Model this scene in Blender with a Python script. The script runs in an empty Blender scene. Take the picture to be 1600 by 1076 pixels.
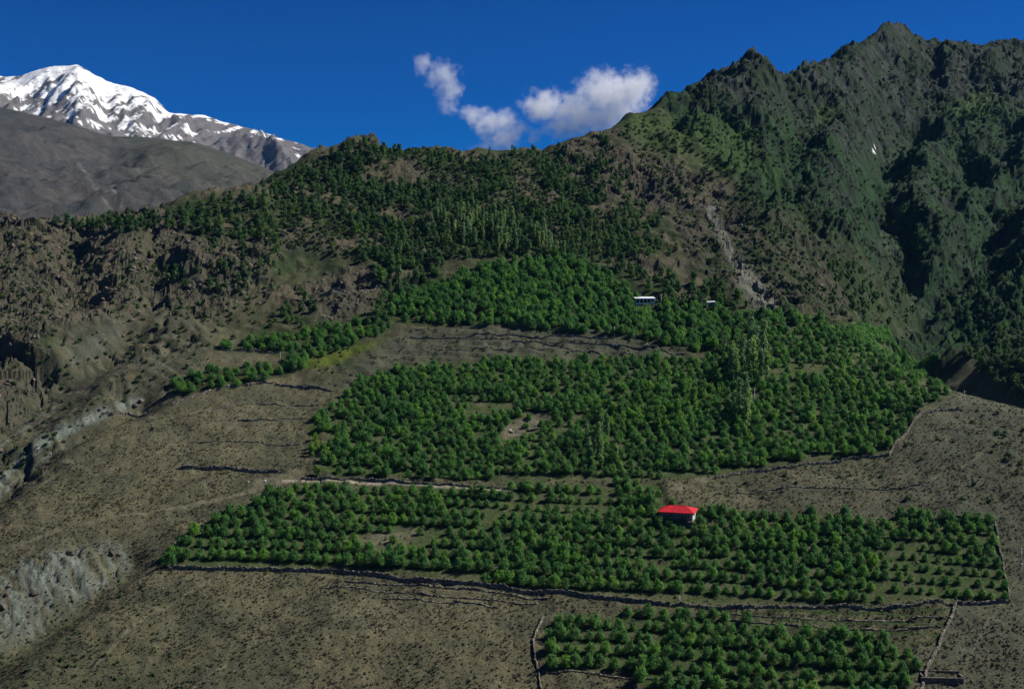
import bpy, math, random
import numpy as np
from mathutils import Vector

random.seed(7)
RNG = np.random.default_rng(7)
scene = bpy.context.scene
col = scene.collection

# ------------------------------------------------------------------ camera
F = 1797.0           # focal length in photo pixels (1600 wide)
EY = 450.0           # photo row of eye level
cam_d = bpy.data.cameras.new('camera')
cam = bpy.data.objects.new('camera', cam_d); col.objects.link(cam)
cam_d.sensor_width = 36.0
cam_d.lens = 36.0 * F / 1600.0
cam_d.shift_y = (EY - 538.0) / 1600.0
cam_d.clip_start = 0.5
cam_d.clip_end = 40000.0
cam.location = (0, 0, 0)
cam.rotation_euler = (math.radians(90), 0, 0)
scene.camera = cam

# ------------------------------------------------------------------ sky, sun, exposure
SUN_EL, SUN_AZ = math.radians(44), math.radians(78)      # azimuth from +Y (view) towards +X
world = bpy.data.worlds.new('World'); scene.world = world
world.use_nodes = True
wn = world.node_tree; wn.nodes.clear()
w_out = wn.nodes.new('ShaderNodeOutputWorld')
w_bg = wn.nodes.new('ShaderNodeBackground'); w_bg.inputs['Strength'].default_value = 0.054
w_sky = wn.nodes.new('ShaderNodeTexSky'); w_sky.sky_type = 'NISHITA'
w_sky.sun_disc = False
w_sky.sun_elevation = SUN_EL; w_sky.sun_rotation = SUN_AZ
w_sky.altitude = 3200; w_sky.air_density = 0.8; w_sky.dust_density = 0.0; w_sky.ozone_density = 2.0
w_hs = wn.nodes.new('ShaderNodeHueSaturation'); w_hs.inputs['Saturation'].default_value = 1.7; w_hs.inputs['Hue'].default_value = .520
wn.links.new(w_sky.outputs[0], w_hs.inputs['Color'])
wn.links.new(w_hs.outputs[0], w_bg.inputs['Color'])
wn.links.new(w_bg.outputs[0], w_out.inputs['Surface'])

sun_d = bpy.data.lights.new('sun', 'SUN'); sun_d.energy = 5.0; sun_d.angle = math.radians(0.53)
sun_d.color = (1.0, 0.95, 0.87)
sun = bpy.data.objects.new('sun', sun_d); col.objects.link(sun)
sdir = Vector((math.cos(SUN_EL) * math.sin(SUN_AZ), math.cos(SUN_EL) * math.cos(SUN_AZ), math.sin(SUN_EL)))
sun.rotation_euler = sdir.to_track_quat('Z', 'Y').to_euler()
sun.location = (800, 400, 900)

scene.view_settings.view_transform = 'Standard'
scene.view_settings.look = 'None'
scene.view_settings.exposure = 0.5
scene.view_settings.gamma = 1.0
scene.view_settings.use_curve_mapping = False
scene.cycles.use_denoising = True
scene.cycles.denoiser = 'OPENIMAGEDENOISE'
scene.cycles.denoising_input_passes = 'RGB_ALBEDO_NORMAL'
scene.cycles.denoising_prefilter = 'ACCURATE'
scene.cycles.max_bounces = 6
scene.cycles.diffuse_bounces = 3
scene.cycles.transparent_max_bounces = 8

# ------------------------------------------------------------------ helpers
def tag(o, label=None, category=None, group=None, kind=None):
    if label: o['label'] = label
    if category: o['category'] = category
    if group: o['group'] = group
    if kind: o['kind'] = kind
    return o

def empty(name, loc, rz=0.0, scale=1.0):
    o = bpy.data.objects.new(name, None); col.objects.link(o)
    o.location = loc; o.rotation_euler = (0, 0, rz); o.scale = (scale,) * 3
    o.empty_display_size = 0.3
    return o

def mesh_from(name, v, f, mat=None, smooth=False):
    me = bpy.data.meshes.new(name)
    v = np.asarray(v, dtype=np.float32); 
    f = np.asarray(f, dtype=np.int32)
    n, k = f.shape
    me.vertices.add(len(v)); me.vertices.foreach_set('co', v.ravel())
    me.loops.add(n * k); me.loops.foreach_set('vertex_index', f.ravel())
    me.polygons.add(n)
    me.polygons.foreach_set('loop_start', np.arange(0, n * k, k, dtype=np.int32))
    me.polygons.foreach_set('loop_total', np.full(n, k, dtype=np.int32))
    me.polygons.foreach_set('use_smooth', np.full(n, smooth))
    me.update(calc_edges=True)
    if mat: me.materials.append(mat)
    return me

def obj(name, me, parent=None):
    o = bpy.data.objects.new(name, me); col.objects.link(o)
    if parent: o.parent = parent
    return o

class MB:
    """collects boxes / tubes / prisms for one mesh"""
    def __init__(s): s.v = []; s.f = []
    def poly(s, pts, faces):
        b = len(s.v); s.v += [tuple(p) for p in pts]; s.f += [tuple(b + i for i in q) for q in faces]; return s
    def box(s, x0, x1, y0, y1, z0, z1):
        return s.poly([(x0,y0,z0),(x1,y0,z0),(x1,y1,z0),(x0,y1,z0),(x0,y0,z1),(x1,y0,z1),(x1,y1,z1),(x0,y1,z1)],
                      [(0,3,2,1),(4,5,6,7),(0,1,5,4),(1,2,6,5),(2,3,7,6),(3,0,4,7)])
    def tube(s, pts, rads, n=6):
        pts = [Vector(p) for p in pts]; rings = []
        for i, p in enumerate(pts):
            d = (pts[min(i+1, len(pts)-1)] - pts[max(i-1, 0)]).normalized()
            a = d.cross(Vector((0.31, 0.95, 0.05))).normalized(); b = d.cross(a)
            rings.append([p + (a * math.cos(t) + b * math.sin(t)) * rads[i] for t in [2*math.pi*k/n for k in range(n)]])
        b0 = len(s.v)
        for r in rings: s.v += [tuple(q) for q in r]
        for i in range(len(rings)-1):
            for k in range(n):
                a0 = b0 + i*n + k; a1 = b0 + i*n + (k+1) % n
                s.f.append((a0, a1, a1 + n, a0 + n))
        s.f.append(tuple(b0 + k for k in reversed(range(n))))
        s.f.append(tuple(b0 + (len(rings)-1)*n + k for k in range(n)))
        return s
    def mesh(s, name, mat, smooth=False):
        me = bpy.data.meshes.new(name); me.from_pydata(s.v, [], s.f)
        if smooth: me.polygons.foreach_set('use_smooth', [True]*len(me.polygons))
        me.update(); me.materials.append(mat); return me
    def build(s, name, mat, parent=None, smooth=False):
        return obj(name, s.mesh(name, mat, smooth), parent)

# numpy gradient noise ------------------------------------------------
_perm = RNG.permutation(512).astype(np.int64)
_perm = np.concatenate([_perm, _perm, _perm])
_ga = RNG.random(512) * 2 * np.pi
_gx, _gy = np.cos(_ga), np.sin(_ga)
def pn(x, y, seed=0):
    x = x + seed * 17.37; y = y - seed * 9.71
    xi = np.floor(x).astype(np.int64); yi = np.floor(y).astype(np.int64)
    xf = x - xi; yf = y - yi; xi &= 511; yi &= 511
    u = xf*xf*xf*(xf*(xf*6-15)+10); v = yf*yf*yf*(yf*(yf*6-15)+10)
    def g(ix, iy, dx, dy):
        h = _perm[_perm[ix & 511] + (iy & 511)] & 511
        return _gx[h]*dx + _gy[h]*dy
    a = g(xi, yi, xf, yf); b = g(xi+1, yi, xf-1, yf)
    c = g(xi, yi+1, xf, yf-1); d = g(xi+1, yi+1, xf-1, yf-1)
    return ((a*(1-u)+b*u)*(1-v) + (c*(1-u)+d*u)*v) * 1.45
def fbm(x, y, octv=4, seed=0, gain=0.5, lac=2.03):
    s = 0; a = 1; t = 0
    for o in range(octv):
        s = s + a * pn(x, y, seed + o); t += a; a *= gain; x = x*lac; y = y*lac
    return s / t
def ridged(x, y, octv=4, seed=0, gain=0.55, lac=2.1):
    s = 0; a = 1; t = 0; w = 1
    for o in range(octv):
        n = 1 - np.abs(pn(x, y, seed + o)); n = n*n
        s = s + a * n * w; w = np.clip(n*1.6, 0, 1); t += a; a *= gain; x = x*lac; y = y*lac
    return s / t
def facets(x, y, seed=0, tilt=1.0, off=.5):
    """angular blocks: every cell is a tilted plane"""
    xi = np.floor(x).astype(np.int64); yi = np.floor(y).astype(np.int64)
    best = np.full(x.shape, 1e9); out = np.zeros(x.shape)
    for dx in (-1, 0, 1):
        for dy in (-1, 0, 1):
            cx = xi+dx; cy = yi+dy
            h = _perm[_perm[(cx + 31*seed) & 511] + (cy & 511)]; h2 = _perm[h + 77]; h3 = _perm[h2 + 131]; h4 = _perm[h3 + 13]
            jx = cx + h/512.; jy = cy + h2/512.
            d = (x-jx)**2 + (y-jy)**2
            v = ((h3/256.-1)*(x-jx) + (h4/256.-1.35)*(y-jy))*tilt + (_perm[h4+5]/256.-1)*off
            m = d < best; best = np.where(m, d, best); out = np.where(m, v, out)
    return out
def sstep(a, b, x):
    t = np.clip((x - a) / (b - a), 0, 1); return t*t*(3-2*t)

def inpoly(px, py, poly):
    ins = np.zeros(px.shape, bool); n = len(poly)
    for i in range(n):
        x0, y0 = poly[i]; x1, y1 = poly[(i+1) % n]
        if y0 == y1: continue
        c = ((y0 > py) != (y1 > py)) & (px < (x1-x0)*(py-y0)/(y1-y0) + x0)
        ins ^= c
    return ins
def seg_dist(px, py, line):
    d = np.full(px.shape, 1e9)
    for (x0, y0), (x1, y1) in zip(line[:-1], line[1:]):
        dx, dy = x1-x0, y1-y0; L = dx*dx+dy*dy
        t = np.clip(((px-x0)*dx+(py-y0)*dy)/L, 0, 1)
        d = np.minimum(d, np.hypot(px-(x0+t*dx), py-(y0+t*dy)))
    return d
def blur(a, k, it=2):
    for _ in range(it):
        for ax in (0, 1):
            c = np.cumsum(np.pad(a, [(k+1, k) if i == ax else (0, 0) for i in (0, 1)], mode='edge'), axis=ax)
            a = (np.take(c, range(2*k+1, c.shape[ax]), axis=ax) - np.take(c, range(0, c.shape[ax]-2*k-1), axis=ax)) / (2*k+1)
    return a
def pchip(xk, yk, x):
    xk = np.asarray(xk, float); yk = np.asarray(yk, float)
    h = np.diff(xk); d = np.diff(yk)/h; m = np.zeros(len(xk))
    m[0], m[-1] = d[0], d[-1]
    for i in range(1, len(xk)-1):
        if d[i-1]*d[i] > 0:
            w1 = 2*h[i]+h[i-1]; w2 = h[i]+2*h[i-1]
            m[i] = (w1+w2)/(w1/d[i-1]+w2/d[i])
    k = np.clip(np.searchsorted(xk, x)-1, 0, len(h)-1); t = (x-xk[k])/h[k]
    return (yk[k]*(1+2*t)*(1-t)**2 + h[k]*m[k]*t*(1-t)**2 + yk[k+1]*t*t*(3-2*t) + h[k]*m[k+1]*t*t*(t-1))

# ------------------------------------------------------------------ hillside: lie of the land
PYL = [1300, 1200, 1076, 1000, 900, 800, 700, 600, 500, 400, 300, 200, 100]
DT = {  # distance of the slope at each photo row, column by column
 -500: [217,231,255,271,294,321,352,388,430,478,540,620,700],
    0: [220,235,258,274,297,325,357,395,440,490,550,630,710],
  250: [221,237,260,276,299,327,360,400,448,503,570,640,720],
  500: [223,239,261,276,300,328,362,403,456,512,582,660,740],
  800: [223,239,261,276,300,328,362,403,456,510,578,670,780],
 1000: [223,239,261,276,300,328,362,403,456,512,585,690,800],
 1200: [223,239,261,276,300,328,362,403,456,520,600,705,820],
 1330: [223,239,261,276,300,327,360,402,465,560,660,780,920],
 1420: [223,239,261,276,299,326,357,398,500,620,720,845,1010],
 1600: [223,239,260,274,297,322,350,400,560,640,735,860,1020],
 2100: [223,239,260,274,297,322,350,405,570,650,745,870,1030]}
SKY = [(-500,330,525),(-100,338,528),(0,342,530),(60,346,532),(130,336,540),(200,331,548),(240,331,556),(300,306,577),(350,297,588),(400,284,600),
 (450,262,615),(500,241,632),(530,233,640),(555,219,650),(578,219,652),(602,236,650),(640,235,652),(680,232,656),(720,239,655),(800,241,655),(850,237,660),
 (870,226,668),(950,208,690),(985,180,722),(1040,160,755),(1100,133,790),(1150,114,815),(1185,99,835),(1230,124,860),(1300,102,960),(1350,80,1030),
 (1375,66,1060),(1395,48,1095),(1412,58,1092),(1430,70,1090),(1480,76,1085),(1560,76,1090),(1600,71,1095),(1700,52,1110),(2100,40,1130)]

NCOL = 800
pxc = np.concatenate([np.linspace(-4200, -260, 26)[:-1], np.linspace(-200, 1800, NCOL), np.linspace(1860, 5800, 26)[1:]])
Dr = np.concatenate([np.array([2, 15, 40, 80, 120, 160, 190, 210]), np.geomspace(224, 1160, 720), np.array([1200, 1300, 1500])])
kc = sorted(DT); sk = np.array(SKY, float)
base = np.zeros((len(Dr), len(pxc)))
for j, c in enumerate(pxc):
    cc = min(max(c, -500), 2100)
    ds = [np.interp(cc, kc, [DT[k][i] for k in kc]) for i in range(len(PYL))]
    sp = np.interp(cc, sk[:,0], sk[:,1]); sd = np.interp(cc, sk[:,0], sk[:,2])
    D = [0, 40, 110, 180]; Z = [-1.8, -35, -88, -97]
    for p, d in zip(PYL, ds):
        if p > sp + 25 and d < sd - 12: D.append(d); Z.append((EY-p)/F*d)
    zs = (EY-sp)/F*sd
    D += [sd, sd+25, sd+120, sd+400, 2600]; Z += [zs, zs-2, zs-45, zs-150, zs-300]
    base[:, j] = pchip(D, Z, Dr)
base = np.concatenate([blur(base, 3, 2)[:, :]], axis=0)
PX, DD = np.meshgrid(pxc, Dr)
GX = (PX-800)/F*DD; GY = DD.copy()

def world_of(px, d):
    return ((px-800)/F*d, d)
def carve(Z, line, depth, width, power=2.0):
    w = [world_of(*q) for q in line]
    d = seg_dist(GX, GY, w)
    dep = depth
    return Z - dep*np.exp(-(d/width)**power)

Z = base.copy()
# ravine behind the right-hand spur
Z = carve(Z, [(1428,535),(1440,500),(1500,462),(1600,425),(1750,395),(2100,380)], 34, 26)
PY = EY - F*Z/DD

# first-hit lookup from a photo position to the slope (a ray cast on the height field)
def hit_tables():
    global PYmin, Dvis
    PY_ = EY - F*Z/DD
    PYmin = np.minimum.accumulate(np.where(DD > 215, PY_, 1e9), axis=0)
def ray_ground(px, py):
    j = int(np.argmin(np.abs(pxc - px)))
    i = int(np.argmax(PYmin[:, j] <= py))
    if PYmin[i, j] > py: return None
    if i > 0 and PYmin[i-1, j] < 1e8:
        a, b = PYmin[i-1, j], PYmin[i, j]
        t = 0 if a == b else (a-py)/(a-b)
        d = Dr[i-1] + t*(Dr[i]-Dr[i-1])
    else: d = Dr[i]
    return d
hit_tables()
def line_world(pts):
    out = []
    for p in pts:
        d = ray_ground(*p)
        if d: out.append(world_of(p[0], d))
    return out
def carve_px(Z, pts, depth, width, power=2.0):
    d = seg_dist(GX, GY, line_world(pts))
    return Z - depth*np.exp(-(d/width)**power)

# gullies and ribs of the big mountain (photo rows -> ground)
for pts, dep, wid in [
    ([(1432,500),(1440,440),(1425,385),(1412,330),(1388,292),(1367,240),(1400,205),(1432,168)], 24, 18),
    ([(1395,330),(1345,318),(1302,312),(1318,280),(1345,258)], 20, 15),
    ([(1205,490),(1165,430),(1135,380),(1115,330),(1120,305)], 2.5, 8),
    ([(1300,420),(1270,350),(1225,275),(1180,225),(1150,195)], 10, 22),
    ([(1215,270),(1255,215),(1262,190),(1290,160)], 14, 13),
    ([(1540,520),(1500,430),(1530,360),(1560,300),(1590,250)], 19, 22),
    ([(1480,420),(1475,360),(1500,300),(1520,230)], 18, 18),
    ([(1640,480),(1580,400),(1600,330)], 12, 18),
    ([(1350,200),(1372,150),(1390,100)], 15, 18),
    ([(1460,200),(1490,150),(1530,110)], 16, 22),
    ([(1240,190),(1232,150),(1230,125)], 8, 14),
    ([(1010,330),(985,290),(975,255)], 6, 8),
    # left: gullies draining to the valley
    ([(-60,800),(0,750),(60,693),(130,657),(215,622)], 7, 7),
    ([(-60,720),(0,690),(60,640),(150,560),(200,520)], 6, 9),
    ([(-40,1040),(30,985),(110,930),(195,872)], 6, 8),
    ([(0,640),(60,600),(90,575)], 6, 6),
    ([(235,470),(250,420),(235,370)], 5, 6), ([(120,470),(110,410),(120,360)], 5, 8),
    ]:
    Z = carve_px(Z, pts, dep, wid)
for pts, dep, wid in [   # ribs, knobs
    ([(1330,430),(1290,350),(1245,335),(1205,345)], -9, 14),
    ([(1420,300),(1440,250),(1475,205)], -9, 13),
    ([(1385,360),(1350,340),(1330,330)], -7, 10),
    ([(1480,480),(1450,330),(1480,300)], -8, 12),
    ([(1185,103),(1195,160),(1205,215)], -6, 14),
    ([(1395,55),(1330,150),(1300,230)], -10, 20),
    ([(960,270),(1000,285),(1060,290)], -5, 8),
    ([(180,400),(215,390)], -6, 9), ([(280,410),(380,430)], -6, 10), ([(20,545),(80,560)], -5, 6),
    ([(560,218),(575,222)], -1.5, 6),
    ]:
    Z = carve_px(Z, pts, dep, wid)
PY = EY - F*Z/DD

# ------------------------------------------------------------------ land cover (fields, rock, scree ...)
wx = 7*fbm(GX/22, GY/22, 3, 11); wy = 4.5*fbm(GX/22, GY/22, 3, 15)
sx = 2.0*fbm(GX/6, GY/6, 2, 21); sy = 1.2*fbm(GX/6, GY/6, 2, 23)
def mask(poly, soft=2, rough=1.0):
    return blur(inpoly(PX + wx*rough + sx, PY + wy*rough + sy, poly).astype(float), soft)
ORCH_A = [(262,886),(275,845),(350,803),(440,768),(480,754),(700,764),(900,760),(1030,752),(1045,790),(1110,800),(1250,803),(1480,810),(1555,816),(1578,936),(1300,944),(1050,941),(960,931),(870,921),(780,913),(600,895),(520,889)]
ORCH_B = [(848,985),(870,968),(1000,958),(1060,957),(1150,970),(1250,985),(1340,995),(1425,1012),(1435,1040),(1418,1090),(1050,1110),(980,1050),(850,1045)]
ORCH_C = [(490,664),(520,632),(545,602),(640,575),(760,566),(1000,560),(1090,562),(1180,520),(1300,508),(1420,522),(1465,562),(1490,618),(1435,638),(1408,680),(1380,706),(1250,720),(1120,740),(1080,748),(900,750),(700,748),(512,740),(497,720),(522,690)]
ORCH_D = [(612,500),(602,472),(680,445),(800,405),(900,402),(960,432),(1010,470),(1100,485),(1180,492),(1290,502),(1180,520),(1090,553),(1000,530),(900,520),(760,510),(640,505)]
ORCH_E = [(345,545),(440,522),(600,500),(618,515),(560,538),(500,560),(470,580),(380,602),(290,617),(252,606),(330,578),(420,568),(482,556),(400,549)]
TERR = [(520,605),(570,560),(640,515),(760,512),(940,518),(1085,550),(1000,560),(760,562),(640,570),(545,605)]
STRIP = [(1060,948),(1300,950),(1490,945),(1470,1000),(1430,1010),(1300,985),(1150,968)]
m_orch = np.clip(sum(mask(p, 1, .35) for p in (ORCH_A, ORCH_B, ORCH_C)) , 0, 1)
m_orchU = np.clip(mask(ORCH_D, 2) + mask(ORCH_E, 1, .5), 0, 1)
m_terr = mask(TERR, 2)
m_strip = mask(STRIP, 1, .3)
BARE = [(-300,560),(60,575),(110,510),(240,485),(340,500),(400,540),(480,590),(545,600),(480,660),(500,750),(1120,745),(1390,706),(1450,636),(1500,560),(1700,700),(2000,1400),(-400,1400)]
m_bare = mask(BARE, 4)
ROCKL = [(-300,335),(250,325),(300,370),(420,385),(425,455),(330,500),(240,480),(150,500),(60,530),(90,600),(0,680),(-300,700)]
m_rockl = mask(ROCKL, 4)
CLIFF = [(860,232),(930,215),(1040,250),(1130,288),(1135,320),(1080,330),(1010,325),(950,315),(890,275)]
m_cliff = mask(CLIFF, 3)
FACE = [(1040,330),(1130,325),(1260,340),(1330,400),(1430,430),(1430,520),(1330,500),(1180,485),(1090,430)]
m_face = mask(FACE, 4)
TANROCK = [[(640,275),(700,262),(760,285),(700,300)],[(780,285),(830,280),(880,310),(860,335),(800,305)],[(420,365),(480,352),(545,385),(540,405),(480,400),(430,395)],[(950,385),(1000,400),(1040,440),(1000,440)],[(480,440),(560,410),(610,455),(560,500),(480,500),(440,470)]]
m_tanr = np.clip(sum(mask(p, 3, 1.6) for p in TANROCK), 0, 1)
m_big = sstep(0, 1, blur(((PX + wx > 1030 + (PY-160)*0.9) & (PY < 470) | (DD > 560) & (PX > 1300)).astype(float), 6))  # the big mountain
UPROCK = [(1030,150),(1180,90),(1395,30),(1700,30),(1700,170),(1540,180),(1450,170),(1400,230),(1330,245),(1250,190),(1150,165)]
m_up = mask(UPROCK, 5, 2.5)
def streak(pts, w, soft=.6):
    return 1 - sstep(w*(1-soft), w*(1+soft), seg_dist(PX + wx*.6, PY + wy*.6, pts) + 1.5*sx)
m_scree = np.clip(streak([(-60,790),(0,745),(60,692),(130,655),(215,622)], 8) + .7*streak([(-30,800),(40,735),(110,690)], 4) + .45*streak([(105,560),(170,530),(180,520)], 12)
   + mask([(-60,930),(60,870),(150,850),(205,862),(200,885),(140,930),(60,985),(-60,1020)], 3, 1.5)
   + .8*streak([(1112,335),(1130,375),(1160,425),(1205,480)], 9) + .6*streak([(1165,430),(1195,485)], 16)
   + .7*streak([(1405,340),(1420,322),(1395,300)], 5) + .5*streak([(1380,390),(1425,425),(1432,470)], 9), 0, 1)
m_meadow = np.clip(mask([(1480,170),(1540,145),(1570,155),(1545,195),(1500,205)], 4) + .8*mask([(1130,200),(1165,205),(1230,265),(1210,275),(1150,240)], 4) + .7*mask([(1270,180),(1300,170),(1310,190),(1280,205)], 3)
   + .8*mask([(960,190),(1080,175),(1160,235),(1210,300),(1100,270),(1010,215)], 5) + .5*mask([(1290,430),(1380,440),(1425,500),(1380,505)],4), 0, 1)
paths = [([(240,715),(268,690),(300,733),(330,770)],1.5), ([(20,855),(110,822),(240,800),(300,790),(430,755),(480,745)],2.5), ([(415,605),(390,640),(355,675)],1.3), ([(130,905),(240,870)],1.5), ([(150,1040),(230,960),(330,905)],1.6), ([(300,1076),(420,990),(470,930)],1.3), ([(1440,760),(1520,720),(1560,690)],1.6), ([(1500,1060),(1540,980),(1590,900)],1.8), ([(180,640),(260,650),(330,640),(420,640)],1.2), ([(60,700),(150,740),(240,715)],1.2),
         ([(790,675),(830,655),(860,650)],9), ([(400,752),(470,742)],7), ([(1050,770),(1110,745)],5), ([(540,850),(640,835),(600,860)],9)]
m_path = np.clip(sum(streak(p, w) for p, w in paths), 0, 1)
m_knob = mask([(515,262),(540,226),(562,206),(585,208),(606,240),(590,258)], 2)
m_wpatch = sstep(.05,-.2,fbm(GX/26, GY/26, 3, 153))*(PY < 470)*(PX < 1060)
m_rock = np.clip(np.maximum.reduce([m_knob, m_wpatch*.5, m_rockl*.95, m_cliff, m_face*.8, m_tanr*.7, m_up*.9, m_big*.55]), 0, 1)

# ------------------------------------------------------------------ relief
r1 = ridged(GX/34+.4*GY/90, GY/52, 5, 31)          # big broken rock
r2 = ridged(GX/9, GY/13, 4, 37)
r3 = ridged(GX/3.2, GY/4.2, 3, 41)
dsc = np.clip(DD/500, .5, 2.2)
Z = Z + m_rock*((r1-.45)*7*np.clip(dsc,.5,1.2)*(1-.5*m_big) + (r2-.45)*1.8 + (1-.55*m_big)*(2.1*facets(GX/8+wx*.08, GY/9+wy*.1, 1, .9, .32) + 1.0*facets(GX/3.1+wx*.12, GY/3.6, 2, .9, .3)) + .45*facets(GX/1.4, GY/1.7, 3, .8, .3))
Z = Z + m_up*((ridged((GX-GY)/70, (GX+GY)/170, 6, 51)-.5)*17 + 1.8*facets(GX/14+GY/60, GY/26, 5, .9, .3) + 1.7*facets(GX/7+wx*.1, GY/10, 6, .9, .35)) + m_big*(1-m_up)*(ridged((GX-.8*GY)/70, (GX+GY)/180, 6, 55)-.5)*26 + m_big*(ridged(GX/26, GY/34, 4, 57)-.45)*5 + m_big*1.3*facets(GX/5, GY/6, 9, .9, .3)
und = (1-np.clip(m_orch+m_rock, 0, 1))
Z = Z + und*(fbm(GX/26, GY/26, 4, 61)*2.2 + fbm(GX/4, GY/4, 3, 65)*.45)
wood = (1-np.clip(m_orch+m_bare, 0, 1))
Z = Z + wood*fbm(GX/45, GY/45, 4, 67)*4.0*sstep(430, 520, DD) + wood*(ridged(GX/14, GY/14, 3, 69)-.4)*2.2
m_left = mask([(-200,560),(60,590),(110,500),(240,480),(340,500),(330,560),(250,620),(180,640),(60,760),(-200,1000)], 5)
m_ero = mask([(-60,930),(60,868),(150,848),(208,858),(206,886),(140,935),(60,990),(-60,1030)], 2, 1.5)
rill = ridged((GX*.55+GY*.83)/5.5 + wx*.12, (GX*.83-GY*.55)/30 + wy*.1, 4, 75)
Z = Z + m_left*((rill-.45)*1.7*np.clip(.6+fbm(GX/16,GY/16,3,79)*1.6,.1,1.3) + 2.0*facets(GX/4.5, GY/5.5, 11, .9, .3)*sstep(-.15,.2,fbm(GX/20,GY/20,2,76))) + m_ero*(.8*facets(GX/3.5, GY/5, 12, .9, .3) + (rill-.45)*1.1 + .5*facets(GX/1.4, GY/1.6, 13, .9, .3)) + m_scree*(facets(GX/2.2, GY/2.6, 14, .9, .3)*.6)
# terraces: the field levels step down the slope
TQ = 1.5; RQ_ = TQ*1.25
q = (Z + .03*GX + .5*fbm(GX/40, GY/40, 2, 71))
def stair(q, dq, s=.16):
    k = np.floor(q/dq); fr = q/dq - k
    return (k + sstep(.5-s, .5+s, fr) - .5 - fr + .5)*0 + dq*(k + sstep(1-2*s, 1, fr)) - q
Qf = q.copy(); TV = np.clip(.55+.9*fbm(GX/25, GY/12, 2, 73), .1, 1)
Z = Z + m_orch*.62*TV*stair(q, TQ*1.25) + m_orchU*.5*TV*stair(q, TQ*1.25) + m_terr*.8*TV*stair(q, TQ*1.25) + m_strip*.9*stair(q, 1.3)
cut = mask([(788,680),(805,662),(832,646),(862,646),(850,660),(826,676)], 1, .5)
Z = Z - cut*1.2
hollow = blur(inpoly(PX+sx*1.5, PY+sy*2, [(-60,545),(0,530),(22,545),(52,556),(66,557),(94,578),(78,598),(62,592),(46,572),(28,565),(-60,566)]).astype(float), 1, 1)
Z = Z - hollow*7.5 - blur(inpoly(PX+sx*1.5, PY+sy*2, [(-60,700),(-60,770),(40,752),(50,715),(20,705)]).astype(float), 1, 1)*3.0
m_lines = np.clip(mask([(470,893),(780,925),(1060,950),(980,975),(800,955),(520,930)], 3) + .7*mask([(280,640),(420,600),(510,640),(470,740),(300,735)], 3) + .5*mask([(1120,750),(1390,716),(1480,800),(1200,800)], 3), 0, 1)
Z = Z + m_lines*.9*TV*stair(q, 1.15)
PY = EY - F*Z/DD
hit_tables()

def H(x, y):
    x = np.asarray(x, float); y = np.asarray(y, float)
    p = 800 + F*x/y
    cj = np.interp(p, pxc, np.arange(len(pxc))); ri = np.interp(y, Dr, np.arange(len(Dr)))
    j = np.clip(np.floor(cj).astype(int), 0, len(pxc)-2); i = np.clip(np.floor(ri).astype(int), 0, len(Dr)-2)
    a = cj-j; b = ri-i
    return (Z[i,j]*(1-a)+Z[i,j+1]*a)*(1-b) + (Z[i+1,j]*(1-a)+Z[i+1,j+1]*a)*b
def at(px, py):
    d = ray_ground(px, py)
    if d is None: return None
    x, y = world_of(px, d)
    return Vector((x, y, float(H(x, y))))
def to_px(x, y, z):
    return 800 + F*x/y, EY - F*z/y

# ------------------------------------------------------------------ ground colours (real surface colours, no light)
def C(*a): return np.array(a)[None, None, :]
n1 = fbm(GX/30, GY/30, 4, 81)[..., None]; n2 = fbm(GX/5, GY/5, 4, 83)[..., None]; n3 = fbm(GX/1.3, GY/1.3, 2, 87)[..., None]
def mixc(a, b, m): 
    m = np.clip(m, 0, 1); m = m[..., None] if m.ndim == 2 else m
    return a*(1-m) + b*m
scrub = mixc(C(.170,.150,.095)+0*n1, C(.070,.105,.042)+0*n1, .68+n1*1.3+n2*.9)
colr = scrub
patch = fbm(GX/26, GY/26, 3, 153)[..., None]
colr = mixc(colr, mixc(C(.27,.215,.15)+0*n1, C(.17,.145,.11)+0*n1, .5+n2*1.4), sstep(-.06,-.28,patch + n2*.25)*.8)
soil = mixc(C(.300,.255,.165)+0*n1, C(.195,.178,.120)+0*n1, .5+n1*1.5+n2*1.2)
soil = mixc(soil, C(.35,.295,.20)+0*n1, sstep(.08,.4,fbm(GX/34,GY/22,4,92)[...,None])*.6)
soil = mixc(soil, C(.16,.165,.115)+0*n1, sstep(.05,.5,fbm(GX/14,GY/10,3,91)[...,None]+n3*.4)*.7)
colr = mixc(colr, soil, m_bare)
gr = sstep(1150, 1500, PX)*m_bare*.55
colr = mixc(colr, C(.175,.185,.145)+.04*n2, gr)
colr = mixc(colr, mixc(C(.235,.215,.165)+0*n1, C(.13,.13,.095)+0*n1, sstep(.3,.62,rill[...,None])), m_left*.75)
colr = mixc(colr, C(.27,.20,.125)+0*n1, m_left*sstep(.15,.5,fbm(GX/11,GY/11,3,78))*.55)
# greyer, blue-green slope low on the left
colr = mixc(colr, C(.115,.125,.08)+.03*n2, mask([(-300,960),(120,960),(260,1000),(330,1080),(300,1400),(-300,1400)], 8, 3)*.65*(.6+n2[...,0]))
grassf = mixc(C(.105,.165,.050)+0*n1, C(.20,.19,.105)+0*n1, .30+n2*1.2+n1*.5)
grassf = mixc(grassf, C(.13,.20,.035)+0*n1, sstep(.25,.6,fbm(GX/18,GY/10,3,95)[...,None])*.75)
fr_ = (Qf/RQ_ - np.floor(Qf/RQ_)); riser = sstep(.66,.74,fr_)*sstep(1.0,.93,fr_)
colr = mixc(colr, grassf, m_orch)
colr = mixc(colr, C(.33,.30,.21)+.10*n2, m_orch*riser*TV*.55)
colr = mixc(colr, mixc(C(.075,.095,.04)+0*n1, C(.12,.13,.06)+0*n1, .5+n2), m_orchU)
colr = mixc(colr, mixc(C(.20,.185,.145)+0*n1, C(.13,.14,.09)+0*n1, .45+n2*1.4), m_terr)
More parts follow.
